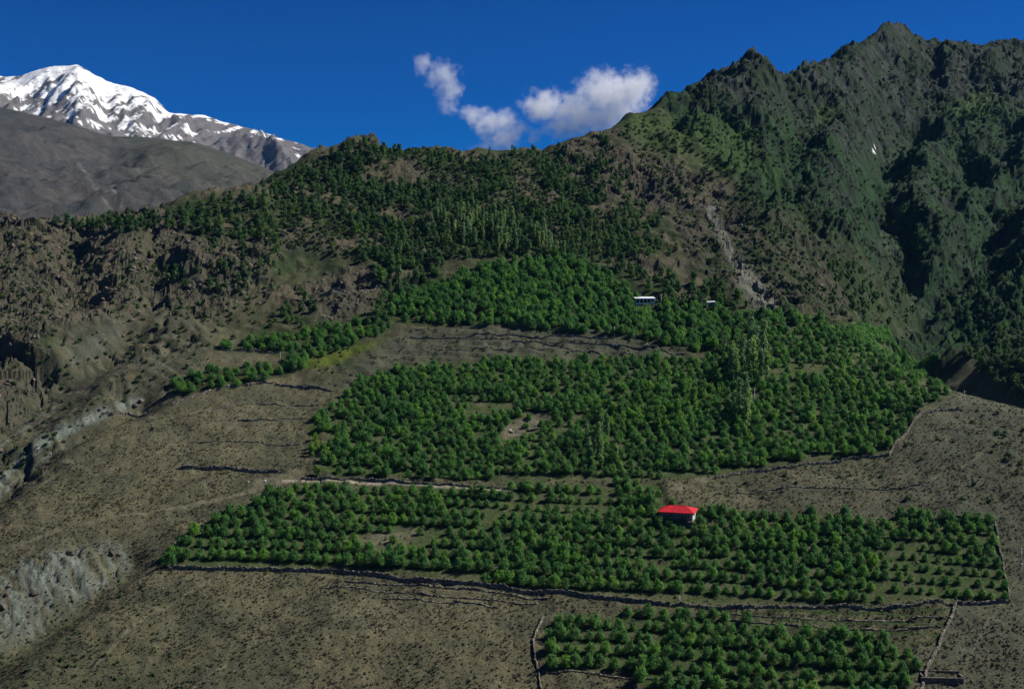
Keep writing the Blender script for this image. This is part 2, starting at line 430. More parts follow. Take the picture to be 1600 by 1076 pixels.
fs_ = Qf/1.3 - np.floor(Qf/1.3)
colr = mixc(colr, mixc(C(.08,.135,.04)+0*n1, C(.23,.21,.13)+0*n1, np.clip(sstep(.55,.72,fs_)[...,None]*1.1+n2*.5, 0, 1)), m_strip)
rockc = mixc(C(.215,.175,.135)+0*n1, C(.13,.115,.10)+0*n1, .5+n2*1.2+n1*.8)
rockc = mixc(rockc, C(.30,.225,.15)+0*n1, sstep(.2,.6,fbm(GX/12,GY/12,3,97)[...,None])*.6)
rockc = mixc(rockc, C(.17,.165,.10)+0*n1, sstep(.0,.5,fbm(GX/10,GY/14,3,98)[...,None])*.6)
colr = mixc(colr, rockc, np.maximum.reduce([m_rockl*.85, m_cliff*.9, m_tanr*.9, m_knob*.7]))
facec = mixc(C(.165,.14,.115)+0*n1, C(.075,.10,.045)+0*n1, sstep(-.25,.25,n1+n2*.8))
colr = mixc(colr, facec, m_face*.85)
nm = fbm(GX/7, GY/9, 4, 85)[..., None]
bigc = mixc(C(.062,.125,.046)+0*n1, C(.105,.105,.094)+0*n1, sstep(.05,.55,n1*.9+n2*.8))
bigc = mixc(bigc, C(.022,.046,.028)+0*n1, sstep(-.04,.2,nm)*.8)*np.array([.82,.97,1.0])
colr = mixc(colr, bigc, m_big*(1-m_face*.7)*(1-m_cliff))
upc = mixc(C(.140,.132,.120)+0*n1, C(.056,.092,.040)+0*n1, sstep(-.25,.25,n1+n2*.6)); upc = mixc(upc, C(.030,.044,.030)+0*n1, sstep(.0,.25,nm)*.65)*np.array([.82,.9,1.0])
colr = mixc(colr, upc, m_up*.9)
colr = mixc(colr, C(.105,.185,.045)+.02*n2, m_meadow*.75)
screec = mixc(C(.30,.32,.30)+0*n1, C(.15,.155,.14)+0*n1, .5+n2*1.6+n3*.5)
flow = fbm((GX+GY)/3.5, (GX-GY)/22, 3, 99)
colr = mixc(colr, screec, m_scree*np.clip(.6+flow*1.8, 0, 1))
colr = mixc(colr, C(.31,.33,.31)+.12*n2+.1*n3, m_ero*np.clip(.5+flow*1.6+n2[...,0]*.6, 0, .9))
colr = mixc(colr, C(.36,.335,.295)+.06*n2, np.clip(streak([(1112,325),(1130,375),(1160,425),(1205,480)], 7) + .9*streak([(1165,430),(1200,488)], 13), 0, 1)*.9)
pale = np.clip(streak([(-60,795),(0,752),(40,715),(66,695),(130,660),(215,626)], 6.5) + .7*streak([(-20,790),(30,748),(70,715),(105,690)], 2.5) + .5*streak([(0,700),(40,668),(95,625)], 3), 0, 1)
colr = mixc(colr, C(.42,.45,.43)+.16*n2+.1*n3, pale*np.clip(.7+flow*1.6, 0, 1)*.9)
colr = mixc(colr, C(.33,.285,.205)+.05*n2, m_path*.9)
colr = mixc(colr, C(.31,.27,.21)+.10*n2, cut*.9)
# yellow-green weeds by the orchards
weeds = np.clip(mask([(480,560),(530,545),(600,530),(560,548),(510,572),(470,575)],1) + mask([(480,660),(500,680),(495,690),(480,680)],1), 0, 1)
colr = mixc(colr, C(.20,.26,.03)+0*n2, weeds*.8)
snowpatch = np.clip(streak([(1364,236),(1367,230)], 1.5, .3), 0, 1)*(DD > 500)
colr = mixc(colr, C(.8,.82,.85)+0*n1, snowpatch)
colr = np.clip(colr*np.array([.345,.378,.350])*(1+.25*n3+.2*n2), .015, .9)
colr = mixc(colr, C(.8,.82,.85)+0*n1, snowpatch)

# ------------------------------------------------------------------ materials
def new_mat(name):
    m = bpy.data.materials.new(name); m.use_nodes = True
    nt = m.node_tree; b = nt.nodes['Principled BSDF']
    b.inputs['Specular IOR Level'].default_value = 0.2
    return m, nt, b
def noise_node(nt, scale, detail=4, rough=.6, coord='Object'):
    tc = nt.nodes.new('ShaderNodeTexCoord'); n = nt.nodes.new('ShaderNodeTexNoise')
    n.inputs['Scale'].default_value = scale; n.inputs['Detail'].default_value = detail; n.inputs['Roughness'].default_value = rough
    nt.links.new(tc.outputs[coord], n.inputs['Vector']); return n
def ramp(nt, src, stops):
    r = nt.nodes.new('ShaderNodeValToRGB')
    while len(r.color_ramp.elements) < len(stops): r.color_ramp.elements.new(.5)
    for e, (p, c) in zip(r.color_ramp.elements, stops): e.position = p; e.color = (*c, 1) if len(c) == 3 else c
    nt.links.new(src, r.inputs['Fac']); return r
def mixrgb(nt, a, b, fac, mode='MULTIPLY'):
    n = nt.nodes.new('ShaderNodeMix'); n.data_type = 'RGBA'; n.blend_type = mode
    for s, k in ((fac, 0), (a, 6), (b, 7)):
        if isinstance(s, (int, float)): n.inputs[k].default_value = s
        elif isinstance(s, tuple): n.inputs[k].default_value = (*s, 1)
        else: nt.links.new(s, n.inputs[k])
    return n.outputs[2]

def ground_material(name, fine=1.0, bump=.5):
    m, nt, b = new_mat(name)
    at_ = nt.nodes.new('ShaderNodeAttribute'); at_.attribute_name = 'ground_colour'
    na = noise_node(nt, 1.5*fine, 6, .75); nb = noise_node(nt, .22*fine, 4, .65)
    ra = ramp(nt, na.outputs['Fac'], [(.30, (.35,.36,.36)), (.46, (.95,.95,.95)), (.7, (1.65,1.6,1.5))])
    rb = ramp(nt, nb.outputs['Fac'], [(.3, (.7,.72,.7)), (.7, (1.25,1.22,1.18))])
    c1 = mixrgb(nt, at_.outputs['Color'], ra.outputs['Color'], .75)
    c2 = mixrgb(nt, c1, rb.outputs['Color'], .8)
    nt.links.new(c2, b.inputs['Base Color'])
    b.inputs['Roughness'].default_value = .95; b.inputs['Specular IOR Level'].default_value = .08
    bp = nt.nodes.new('ShaderNodeBump'); bp.inputs['Strength'].default_value = bump; bp.inputs['Distance'].default_value = 1.2/fine
    nt.links.new(na.outputs['Fac'], bp.inputs['Height']); nt.links.new(bp.outputs[0], b.inputs['Normal'])
    return m
M_ground = ground_material('hillside_ground', 1.0, .55)

def grid_mesh(name, X, Y, Zz, colour, mat, sharp=None):
    nr, nc = X.shape
    v = np.stack([X, Y, Zz], -1).reshape(-1, 3)
    idx = np.arange(nr*nc).reshape(nr, nc)
    f = np.stack([idx[:-1,:-1], idx[:-1,1:], idx[1:,1:], idx[1:,:-1]], -1).reshape(-1, 4)
    me = mesh_from(name, v, f, mat, smooth=True)
    if sharp is not None: me.polygons.foreach_set('use_smooth', ~(sharp[:-1,:-1].ravel()))
    at_ = me.attributes.new('ground_colour', 'FLOAT_COLOR', 'POINT')
    c4 = np.concatenate([colour.reshape(-1, 3), np.ones((nr*nc, 1))], 1).astype(np.float32)
    at_.data.foreach_set('color', c4.ravel())
    return me
hill = obj('hillside', grid_mesh('hillside', GX, GY, Z, colr, M_ground, m_rock > .3))
tag(hill, 'terraced mountain hillside of bare soil, rock and orchards', None, None, 'structure')

# ------------------------------------------------------------------ far mountains
def far_mountain(name, label, skyline, y_base, d_base, d_sky, cols, rows, shape, colour, fine, bump):
    s = np.array(skyline, float)
    pc = np.linspace(s[0,0], s[-1,0], cols)
    sp = np.interp(pc, s[:,0], s[:,1])
    t = np.concatenate([np.linspace(0, 1, rows), [1.04, 1.1, 1.25]])[:, None]
    d = d_base + (d_sky-d_base)*t
    zb = (EY-y_base)/F*d_base; zs = (EY-sp)/F*d_sky
    zz = np.where(t <= 1, zb + (zs[None,:]-zb)*t**1.08, zs[None,:] - (t-1)*1.3*(d_sky-d_base)*.5)
    X = (pc[None,:]-800)/F*d; Yw = d + 0*X
    zz = zz + shape(X, Yw, t)
    py = EY - F*zz/Yw
    me = grid_mesh(name, X, Yw, zz, colour(X, Yw, zz, pc[None,:]+0*X, py), ground_material(name, fine, bump))
    return tag(obj(name, me), label, None, None, 'structure')

def brown_shape(X, Y, t):
    e = np.clip(np.minimum(t*3, (1.02-t)*4), .08, 1)
    return e*((ridged((X-.6*Y)/150, (Y+X)/420, 5, 101)-.5)*40 + (ridged((X-.4*Y)/36, Y/90, 4, 104)-.45)*7 + 3*facets(X/24, Y/34, 7, .9, .3) + fbm(X/14, Y/14, 3, 106)*3)
def brown_colour(X, Y, z, px, py):
    a = fbm(X/90, Y/90, 4, 111)[...,None]; b = fbm(X/16, Y/22, 4, 113)[...,None]
    c = mixc(C(.060,.058,.057)+0*a, C(.036,.040,.043)+0*a, .5+a*1.4+b)
    g = sstep(150, 260, px + 40*a[...,0])*sstep(330, 235, py)
    c = mixc(c, C(.056,.062,.040)+0*a, g*.5)
    st = np.clip(sum(1-sstep(w*.4, w*1.5, seg_dist(px+5*b[...,0], py+3*a[...,0], p)) for p, w in (([(95,220),(130,265),(175,330)],2.2), ([(158,255),(172,285),(195,330)],2.2), ([(215,262),(222,280)],2))), 0, 1)
    c = mixc(c, C(.125,.12,.108)+0*a, st*np.clip(.45+b[...,0]*1.2, 0, .8))
    return np.clip(c*(1+.35*b), .02, .9)
far_mountain('brown_mountain', 'bare brown mountain flank below the snowy peak',
  [(-700,60),(-300,110),(-100,150),(0,168),(60,180),(120,197),(170,213),(230,215),(300,222),(360,240),(420,263),(480,295),(560,340),(700,380)],
  430, 900, 1700, 330, 200, brown_shape, brown_colour, .35, .5)

def snow_shape(X, Y, t):
    e = np.clip(np.minimum(t*3, (1.03-t)*5), .10, 1)
    return e*((ridged(X/360+Y/1500, Y/1300, 5, 121)-.5)*120 + (ridged(X/90-Y/600, Y/330, 4, 124)-.45)*34 + (ridged(X/28, Y/70, 3, 127)-.45)*9)
def snow_colour(X, Y, z, px, py):
    a = fbm(X/200, Y/260, 4, 131)[...,None]; b = fbm(X/34, Y/90, 4, 133)[...,None]; c3 = fbm(X/13, Y/18, 3, 135)[...,None]
    rib = ridged(X/90-Y/600, Y/330, 4, 124)[...,None]
    rock = mixc(C(.135,.125,.125)+0*a, C(.09,.09,.095)+0*a, .5+b)
    low = (py - (200 + (px-300)*.08))[...,None]
    streaks = ridged((X - .35*Y)/95, (Y + .3*X)/1200, 3, 137)[...,None]
    cover = .93 - sstep(-40, 45, low)*.95 - sstep(.45, .66, streaks)*.85 + (.42-rib)*.6 + b*1.1 + c3*.9 - sstep(285, 330, px)[...,None]*.25
    edge = (20 - (py - np.interp(px, [p[0] for p in SNOWSKY], [p[1] for p in SNOWSKY])))[...,None]/20
    cover = cover + np.clip(edge, 0, 1)*.3
    return mixc(rock, C(.74,.76,.79)+0*a, sstep(.38, .52, cover))
SNOWSKY = [(-700,175),(-300,135),(-100,122),(0,119),(30,118),(60,109),(75,105),(120,103),(140,113),(165,129),(185,133),(240,153),(265,177),(320,183),(380,198),(440,216),(490,230),(520,233),(600,250),(750,290)]
far_mountain('snowy_mountain', 'snow covered rocky peak behind the brown mountain', SNOWSKY, 400, 2500, 3900, 420, 260, snow_shape, snow_colour, .12, .45)

# ------------------------------------------------------------------ plants: leaf clump meshes
def leaf_material(name, c_dark, c_light, trans=.25):
    m, nt, b = new_mat(name)
    at_ = nt.nodes.new('ShaderNodeAttribute'); at_.attribute_name = 'tint'
    oi = nt.nodes.new('ShaderNodeObjectInfo')
    r1_ = ramp(nt, at_.outputs['Fac'], [(0, c_dark), (1, c_light)])
    r2_ = ramp(nt, oi.outputs['Random'], [(0, (.70,.80,.85)), (.45, (1,1,1)), (.78, (1.2,1.16,1.0)), (.93, (1.45,1.32,.95)), (1, (1.75,1.5,.85))])
    c = mixrgb(nt, r1_.outputs['Color'], r2_.outputs['Color'], 1.0)
    nt.links.new(c, b.inputs['Base Color']); b.inputs['Roughness'].default_value = .7
    b.inputs['Specular IOR Level'].default_value = .25
    tr = nt.nodes.new('ShaderNodeBsdfTranslucent'); mx = nt.nodes.new('ShaderNodeMixShader'); mx.inputs[0].default_value = trans
    nt.links.new(c, tr.inputs['Color'])
    nt.links.new(b.outputs[0], mx.inputs[1]); nt.links.new(tr.outputs[0], mx.inputs[2])
    nt.links.new(mx.outputs[0], nt.nodes['Material Output'].inputs['Surface'])
    return m
M_orch = leaf_material('orchard_leaves', (.044,.142,.030), (.132,.305,.066), .5)
M_jun  = leaf_material('juniper_needles', (.024,.075,.022), (.080,.165,.046), .4)
M_pop  = leaf_material('poplar_leaves', (.085,.170,.058), (.19,.30,.12), .5)
M_wil  = leaf_material('bright_leaves', (.065,.165,.022), (.165,.32,.045), .5)
M_shr  = leaf_material('shrub_leaves', (.030,.072,.022), (.088,.150,.044), .35)
M_tuft = leaf_material('dry_tuft', (.030,.034,.018), (.085,.082,.042), .15)
M_bark, nt_, b_ = new_mat('bark')
nz = noise_node(nt_, 3.0); rr = ramp(nt_, nz.outputs['Fac'], [(.3, (.06,.045,.03)), (.7, (.15,.12,.09))])
nt_.links.new(rr.outputs[0], b_.inputs['Base Color']); b_.inputs['Roughness'].default_value = .9

def crown_mesh(name, mat, n, lobes, leaf, rng, up=.7, flat=.0):
    """leaf sprays gathered in clumps; lobes = [(centre, radii, weight)]"""
    w = np.array([l[2] for l in lobes]); k = rng.choice(len(lobes), n, p=w/w.sum())
    d = rng.normal(size=(n, 3)); d /= np.linalg.norm(d, axis=1)[:, None]
    r = rng.random(n)**.3
    cen = np.array([l[0] for l in lobes])[k]; rad = np.array([l[1] for l in lobes])[k]
    p = cen + d*r[:, None]*rad*(1+.12*rng.normal(size=(n, 1)))
    p[:, 2] = np.maximum(p[:, 2], .12)
    nrm = d + rng.normal(size=(n, 3))*.55 + np.array([0, 0, up]); nrm /= np.linalg.norm(nrm, axis=1)[:, None]
    a = np.cross(nrm, rng.normal(size=(n, 3))); a /= np.linalg.norm(a, axis=1)[:, None]
    b = np.cross(nrm, a)
    s = leaf*(.6+.8*rng.random((n, 1)))
    e = .55+.5*rng.random((n, 1))
    v = np.stack([p+a*s, p+b*s*e, p-a*s*.9, p-b*s*e*.8], 1).reshape(-1, 3)
    f = np.arange(4*n).reshape(n, 4)
    me = mesh_from(name, v, f, mat)
    t = np.clip(.15 + .5*rng.random(n) + .25*rng.random(len(lobes))[k], 0, 1)
    at_ = me.attributes.new('tint', 'FLOAT', 'POINT'); at_.data.foreach_set('value', np.repeat(t, 4).astype(np.float32))
    return me
def trunk_mesh(name, h, r, limbs, rng, spread=.9):
    m = MB(); m.tube([(0,0,-.5),(.03,.02,h*.5),(.0,.05,h)], [r*1.3, r, r*.75])
    for i in range(limbs):
        t = 2*math.pi*(i+rng.random()*.6)/limbs; L = spread*(.7+.6*rng.random())
        m.tube([(0,.04,h*.85),(math.cos(t)*L*.5, math.sin(t)*L*.5, h+L*.55),(math.cos(t)*L, math.sin(t)*L, h+L*1.25)], [r*.6, r*.4, r*.14], 5)
    return m.mesh(name, M_bark, True)
def lobes_round(rng, n, R, h0, h1, lobe):
    L = []
    for i in range(n):
        t = rng.random()*2*math.pi; q_ = math.sqrt(rng.random()); z = h0 + (h1-h0)*rng.random()
        k = 1 - .45*((z-h0)/(h1-h0))**2
        s = lobe*(.75+.5*rng.random())
        L.append(((math.cos(t)*q_*(R-lobe*.6)*k, math.sin(t)*q_*(R-lobe*.6)*k, z), (s, s, s*(.8+.5*rng.random())), s*s))
    return L
rg = np.random.default_rng(21)
# reference sizes: orchard tree 4.6 m across, 4.0 m tall
ORCH = []
for k in range(5):
    lb = lobes_round(rg, 20, 2.4, .75, 3.2, .86)
    for i in range(7):   # upright young shoots
        t = rg.random()*6.28; q_ = rg.random()*1.5
        lb.append(((math.cos(t)*q_, math.sin(t)*q_, 3.3+.5*rg.random()), (.26, .26, .85), .35))
    ORCH.append((crown_mesh('orchard_crown', M_orch, 2300, lb, .165, rg, up=.9), trunk_mesh('orchard_trunk', .7, .13, 5, rg)))
JUN = []
for k in range(5):   # 5 m tall, 4.4 m across, ragged
    lb = []
    for i in range(15):
        z = .5 + 3.9*rg.random(); R = 1.75*(1-z/6.2); t = rg.random()*6.28; q_ = math.sqrt(rg.random())*R; s = .55+.45*rg.random()
        lb.append(((math.cos(t)*q_, math.sin(t)*q_, z), (s, s, s*1.05), s*s))
    JUN.append((crown_mesh('juniper_crown', M_jun, 480, lb, .27, rg), trunk_mesh('juniper_trunk', 1.4, .16, 3, rg, .8)))
CON = []
for k in range(3):   # pointed conifer, 8 m
    lb = []
    for i in range(16):
        z = 1.0 + 6.6*i/15; R = 1.7*(1-i/16.5); 
        for t in (rg.random()*6.28, rg.random()*6.28):
            lb.append(((math.cos(t)*R*.6, math.sin(t)*R*.6, z), (.35+R*.45, .35+R*.45, .42), .3+R))
    CON.append((crown_mesh('conifer_crown', M_jun, 560, lb, .28, rg), trunk_mesh('conifer_trunk', 6.5, .17, 0, rg)))
def pop_lobes():
    lb = []
    for i in range(18):
        z = 1.2 + 8.2*rg.random(); R = 1.05*math.sin(min(1, max(.15, (10.4-z)/5.5))*1.57); t = rg.random()*6.28; q_ = rg.random()*R*.75
        lb.append(((math.cos(t)*q_, math.sin(t)*q_, z), (.72, .72, 1.0), .6))
    return lb
POP = [(crown_mesh('poplar_crown', M_pop, 620, pop_lobes(), .26, rg), trunk_mesh('poplar_trunk', 7.5, .16, 0, rg)) for k in range(4)]
WIL = [(crown_mesh('willow_crown', M_wil, 560, lobes_round(rg, 15, 2.0, 1.3, 5.2, .85), .27, rg), trunk_mesh('willow_trunk', 1.6, .16, 5, rg)) for k in range(3)]
SHR = [(crown_mesh('shrub_crown', M_shr, 210, lobes_round(rg, 9, 1.0, .35, 1.1, .42), .17, rg), trunk_mesh('shrub_stem', .3, .06, 4, rg, .45)) for k in range(4)]
TUFT = [crown_mesh('dry_tuft', M_tuft, 26, lobes_round(rg, 4, .5, .12, .32, .22), .13, rg, up=.9) for k in range(4)]

def solid_proto(name, pair):
    """crown and trunk joined in one mesh, for the uncountable rest"""
    cr, tr = pair
    me = bpy.data.meshes.new(name)
    n1_ = len(cr.vertices); v = [tuple(p.co) for p in cr.vertices] + [tuple(p.co) for p in tr.vertices]
    f = [tuple(p.vertices) for p in cr.polygons]; nf = len(f)
    f += [tuple(n1_ + i for i in p.vertices) for p in tr.polygons]
    me.from_pydata(v, [], f); me.materials.append(cr.materials[0]); me.materials.append(M_bark)
    mi = np.zeros(len(f), np.int32); mi[nf:] = 1; me.polygons.foreach_set('material_index', mi)
    t = np.zeros(len(v), np.float32); tmp = np.zeros(n1_, np.float32); cr.attributes['tint'].data.foreach_get('value', tmp); t[:n1_] = tmp
    me.attributes.new('tint', 'FLOAT', 'POINT').data.foreach_set('value', t); me.update()
    return bpy.data.objects.new(name, me)

def scatter(name, pts, rz, sc, kind, protos, label):
    """one object of uncountable small growth: mesh points carrying instances"""
    me = bpy.data.meshes.new(name); me.vertices.add(len(pts)); me.vertices.foreach_set('co', np.asarray(pts, np.float32).ravel())
    for nm, arr, ty in (('rz', rz, 'FLOAT'), ('sc', sc, 'FLOAT'), ('kd', kind, 'INT')):
        me.attributes.new(nm, ty, 'POINT').data.foreach_set('value', np.asarray(arr, np.int32 if ty == 'INT' else np.float32))
    o = obj(name, me); tag(o, label, None, None, 'stuff')
    g = bpy.data.node_groups.new(name, 'GeometryNodeTree')
    g.interface.new_socket('Geometry', in_out='INPUT', socket_type='NodeSocketGeometry'); g.interface.new_socket('Geometry', in_out='OUTPUT', socket_type='NodeSocketGeometry')
    N = g.nodes; gi = N.new('NodeGroupInput'); go = N.new('NodeGroupOutput'); jn = N.new('GeometryNodeJoinGeometry')
    def named(nm, ty):
        a = N.new('GeometryNodeInputNamedAttribute'); a.data_type = ty; a.inputs['Name'].default_value = nm; return a.outputs['Attribute']
    cx = N.new('ShaderNodeCombineXYZ'); g.links.new(named('rz', 'FLOAT'), cx.inputs['Z'])
    s_ = named('sc', 'FLOAT'); kd = named('kd', 'INT')
    for i, p in enumerate(protos):
        oi = N.new('GeometryNodeObjectInfo'); oi.inputs['Object'].default_value = p; oi.inputs['As Instance'].default_value = True
        cmp_ = N.new('FunctionNodeCompare'); cmp_.data_type = 'INT'; cmp_.operation = 'EQUAL'
        g.links.new(kd, cmp_.inputs[2]); cmp_.inputs[3].default_value = i
        ip = N.new('GeometryNodeInstanceOnPoints')
        g.links.new(gi.outputs[0], ip.inputs['Points']); g.links.new(cmp_.outputs[0], ip.inputs['Selection'])
        g.links.new(oi.outputs['Geometry'], ip.inputs['Instance']); g.links.new(cx.outputs[0], ip.inputs['Rotation']); g.links.new(s_, ip.inputs['Scale'])
        g.links.new(ip.outputs[0], jn.inputs[0])
    g.links.new(jn.outputs[0], go.inputs[0])
    md = o.modifiers.new('growth', 'NODES'); md.node_group = g
    return o

ONES = 'zeroth first second third fourth fifth sixth seventh eighth ninth tenth eleventh twelfth thirteenth fourteenth fifteenth sixteenth seventeenth eighteenth nineteenth'.split()
TENS = {20:'twent',30:'thirt',40:'fort',50:'fift',60:'sixt',70:'sevent',80:'eight',90:'ninet'}
def ordinal(n):
    if n < 20: return ONES[n]
    if n >= 100: return 'hundred-and-' + ordinal(n-100) if n > 100 else 'hundredth'
    t, u = n//10*10, n % 10
    return TENS[t] + ('ieth' if u == 0 else 'y-' + ONES[u])

def plant(name, pair, loc, rz, sc, label, category, group, crown='crown', stem='trunk'):
    e = empty(name, loc, rz, sc); tag(e, label, category, group)
    obj(crown, pair[0], e); obj(stem, pair[1], e)
    return e
def ground_z(x, y):
    return float(H(x, y))

# ------------------------------------------------------------------ orchards in contour rows
RQ = TQ*1.25
GAPS = [[(535,858),(560,842),(640,828),(700,832),(690,850),(600,868)],[(788,690),(800,662),(828,642),(866,642),(858,664),(832,686)],[(1020,795),(1030,783),(1100,783),(1108,812),(1085,822),(1030,818)],[(1370,870),(1450,850),(1545,900),(1560,930),(1420,930)],
        [(690,640),(760,628),(800,640),(770,655)],[(975,760),(1060,742),(1110,745),(1060,765)],[(1180,575),(1290,570),(1290,590),(1190,596)],[(985,455),(1035,455),(1040,492),(985,490)]]
cj = np.where((pxc > -60) & (pxc < 1680))[0]
def contour_rows(poly, dq, along, jit, seed):
    rng = np.random.default_rng(seed); rows = []
    sel = inpoly(PX, PY, poly) & (DD < 520)
    qs = Qf[sel]
    xs = np.array(poly)[:,0]; jj = [j for j in cj if xs.min()-5 < pxc[j] < xs.max()+5]
    ok = (Dr > 224) & (Dr < 560)
    for k in range(int(math.floor(qs.min()/dq))-1, int(math.ceil(qs.max()/dq))+2):
        P = []
        for j in jj:
            qq = np.maximum.accumulate(Qf[ok, j]); d = np.interp((k+.36)*dq, qq, Dr[ok]); P.append(world_of(pxc[j], d))
        P = np.array(P); ds = np.hypot(*np.diff(P, axis=0).T); ds = np.where(ds > 6, 6, ds); s_ = np.concatenate([[0], np.cumsum(ds)])
        row = []; t = rng.random()*along
        while t < s_[-1]:
            tt = t + rng.normal()*along*jit
            x = np.interp(tt, s_, P[:,0]); y = np.interp(tt, s_, P[:,1]) + rng.normal()*jit*2.2
            z = ground_z(x, y); a, b = to_px(x, y, z)
            if inpoly(np.array([a]), np.array([b]), poly)[0]: row.append((x, y, z, a, b))
            t += along
        if row: rows.append(row)
    return rows
def in_any(a, b, polys):
    return any(inpoly(np.array([a]), np.array([b]), p)[0] for p in polys)
PLOTS = [('lowest', 'lowest plot', ORCH_B, 3.0, .13, 1), ('lower', 'red roof plot', ORCH_A, 2.9, .12, 2), ('middle', 'middle', ORCH_C, 2.85, .17, 3), ('upper', 'upper', ORCH_D, 3.3, .34, 4), ('strip', 'strip', ORCH_E, 3.3, .25, 5)]
trees = []
for key, phrase, poly, along, jit, seed in PLOTS:
    rng = np.random.default_rng(100+seed)
    for ri, row in enumerate(contour_rows(poly, RQ, along, jit, seed)):
        kept = []
        for (x, y, z, a, b) in row:
            gap = in_any(a, b, GAPS)
            if gap and rng.random() < (.08 if a > 1350 else .75): continue
            if rng.random() < .02: continue
            s = .71 + .24*float(fbm(np.array([x/22]), np.array([y/14]), 2, 141)[0]) + rng.normal()*.09
            if key in ('lower',) and 1370 < a and b > 855: s *= .8
            if gap: s *= .75
            if key == 'lower' and 700 < a < 960 and 785 < b < 812: s *= .7
            if key == 'upper': s *= 1.2
            kept.append((x, y, z, a, b, min(max(s, .42), 1.3)))
        for ci, tr in enumerate(kept): trees.append((key, phrase, ri, ci, len(kept)) + tr)
low = [t for t in trees if t[0] in ('lowest', 'lower')]
low = [t for t in low if -25 < t[8] < 1625 and t[9] < 1085]
# number the rows as they are seen, from the bottom up
rows_low = {}
for t in low: rows_low.setdefault((t[0], t[2]), []).append(t)
# the nearest whole rows stand as single trees (about 300), so that counting along a row is true
rowids = {}; total = 0
for k in sorted(rows_low, key=lambda k: np.mean([t[6] for t in rows_low[k]])):
    if total + len(rows_low[k]) > 312: continue
    rowids[k] = rows_low[k]; total += len(rows_low[k])
single = set(id(t) for ts in rowids.values() for t in ts)
rank = {}
for key in ('lowest', 'lower'):
    for i, k in enumerate(sorted([k for k in rowids if k[0] == key], key=lambda k: -np.mean([t[9] for t in rowids[k]]))): rank[k] = i+1
rest = []
for k, ts in rowids.items():
    for i, t in enumerate(sorted(ts, key=lambda t: t[8])):
        x, y, z, a, b, s = t[5:11]
        plant('orchard_tree', ORCH[random.randrange(5)], (x, y, z-.05), random.random()*6.28, s,
              f'green orchard tree, {ordinal(i+1)} from left in {ordinal(rank[k])} row up, {t[1]}', 'tree', f'orchard trees of the {t[1]}')
rest = [t for t in trees if id(t) not in single]
print('orchard trees', len(trees), 'single', len(single))
orch_solid = [solid_proto('orchard_tree_mass', p) for p in ORCH]
R_ = np.random.default_rng(5)
scatter('orchard_trees', [(t[5], t[6], t[7]-.05) for t in rest], R_.random(len(rest))*6.28, [t[10]*1.02 for t in rest], R_.integers(0, 5, len(rest)), orch_solid,
        'mass of small green fruit trees in the middle and upper orchards')

# ------------------------------------------------------------------ wild trees and shrubs
CHUTE = [[(1102,322),(1122,322),(1148,390),(1175,420),(1218,475),(1216,492),(1175,490),(1140,425)]]
placed = []     # (x, y, r) of everything already rooted
def free(x, y, r):
    for (a, b, q_) in placed:
        if (a-x)**2 + (b-y)**2 < (.5*(r+q_))**2: return False
    return True
def zone_points(poly, n, smin, smax, seed, avoid=(), clump=0.0, kd_=''):
    rng = np.random.default_rng(seed); xs = [p[0] for p in poly]; ys = [p[1] for p in poly]; out = []; tries = 0
    while len(out) < n and tries < n*14:
        tries += 1
        a = xs[0] + 0; a = min(xs) + rng.random()*(max(xs)-min(xs)); b = min(ys) + rng.random()*(max(ys)-min(ys))
        if not inpoly(np.array([a]), np.array([b]), poly)[0] or in_any(a, b, avoid) or in_any(a, b, CHUTE) or (988 < a < 1036 and 462 < b < 492 and kd_ != 'shrub'): continue
        p = at(a, b)
        if p is None: continue
        if clump and float(fbm(np.array([p.x/26]), np.array([p.y/26]), 3, 153)[0]) < rng.normal()*.13 - .2*(1-clump): continue
        s = smin + (smax-smin)*rng.random()**1.6
        if not free(p.x, p.y, s*.55): continue
        placed.append((p.x, p.y, s*.55)); out.append((p.x, p.y, p.z, a, b, s))
    return out
KINDS = {   # models, reference width in metres, names
 'juniper': (JUN, 4.2, 'juniper_tree', 'crown', 'trunk', 'tree'),
 'shrub': (SHR, 2.1, 'shrub', 'foliage', 'stem', 'shrub'),
 'poplar': (POP, 2.6, 'poplar_tree', 'crown', 'trunk', 'tree'),
 'willow': (WIL, 4.2, 'bright_tree', 'crown', 'trunk', 'tree'),
 'conifer': (CON, 3.6, 'conifer_tree', 'crown', 'trunk', 'tree')}
mass = {'juniper': [], 'shrub': []}
def zone(kind, poly, n, smin, smax, seed, label=None, group=None, avoid=(), clump=0.0):
    models, ref, name, cn, sn, cat = KINDS[kind]
    pts = zone_points(poly, n, smin, smax, seed, avoid, clump, kind)
    if label is None:
        mass[kind] += pts; return
    for i, p in enumerate(sorted(pts, key=lambda p: p[3])):
        plant(name, models[random.randrange(len(models))], (p[0], p[1], p[2]-.12), random.random()*6.28, p[5]/ref,
              label.format(ordinal(i+1)), cat, group, cn, sn)
TR = TANROCK
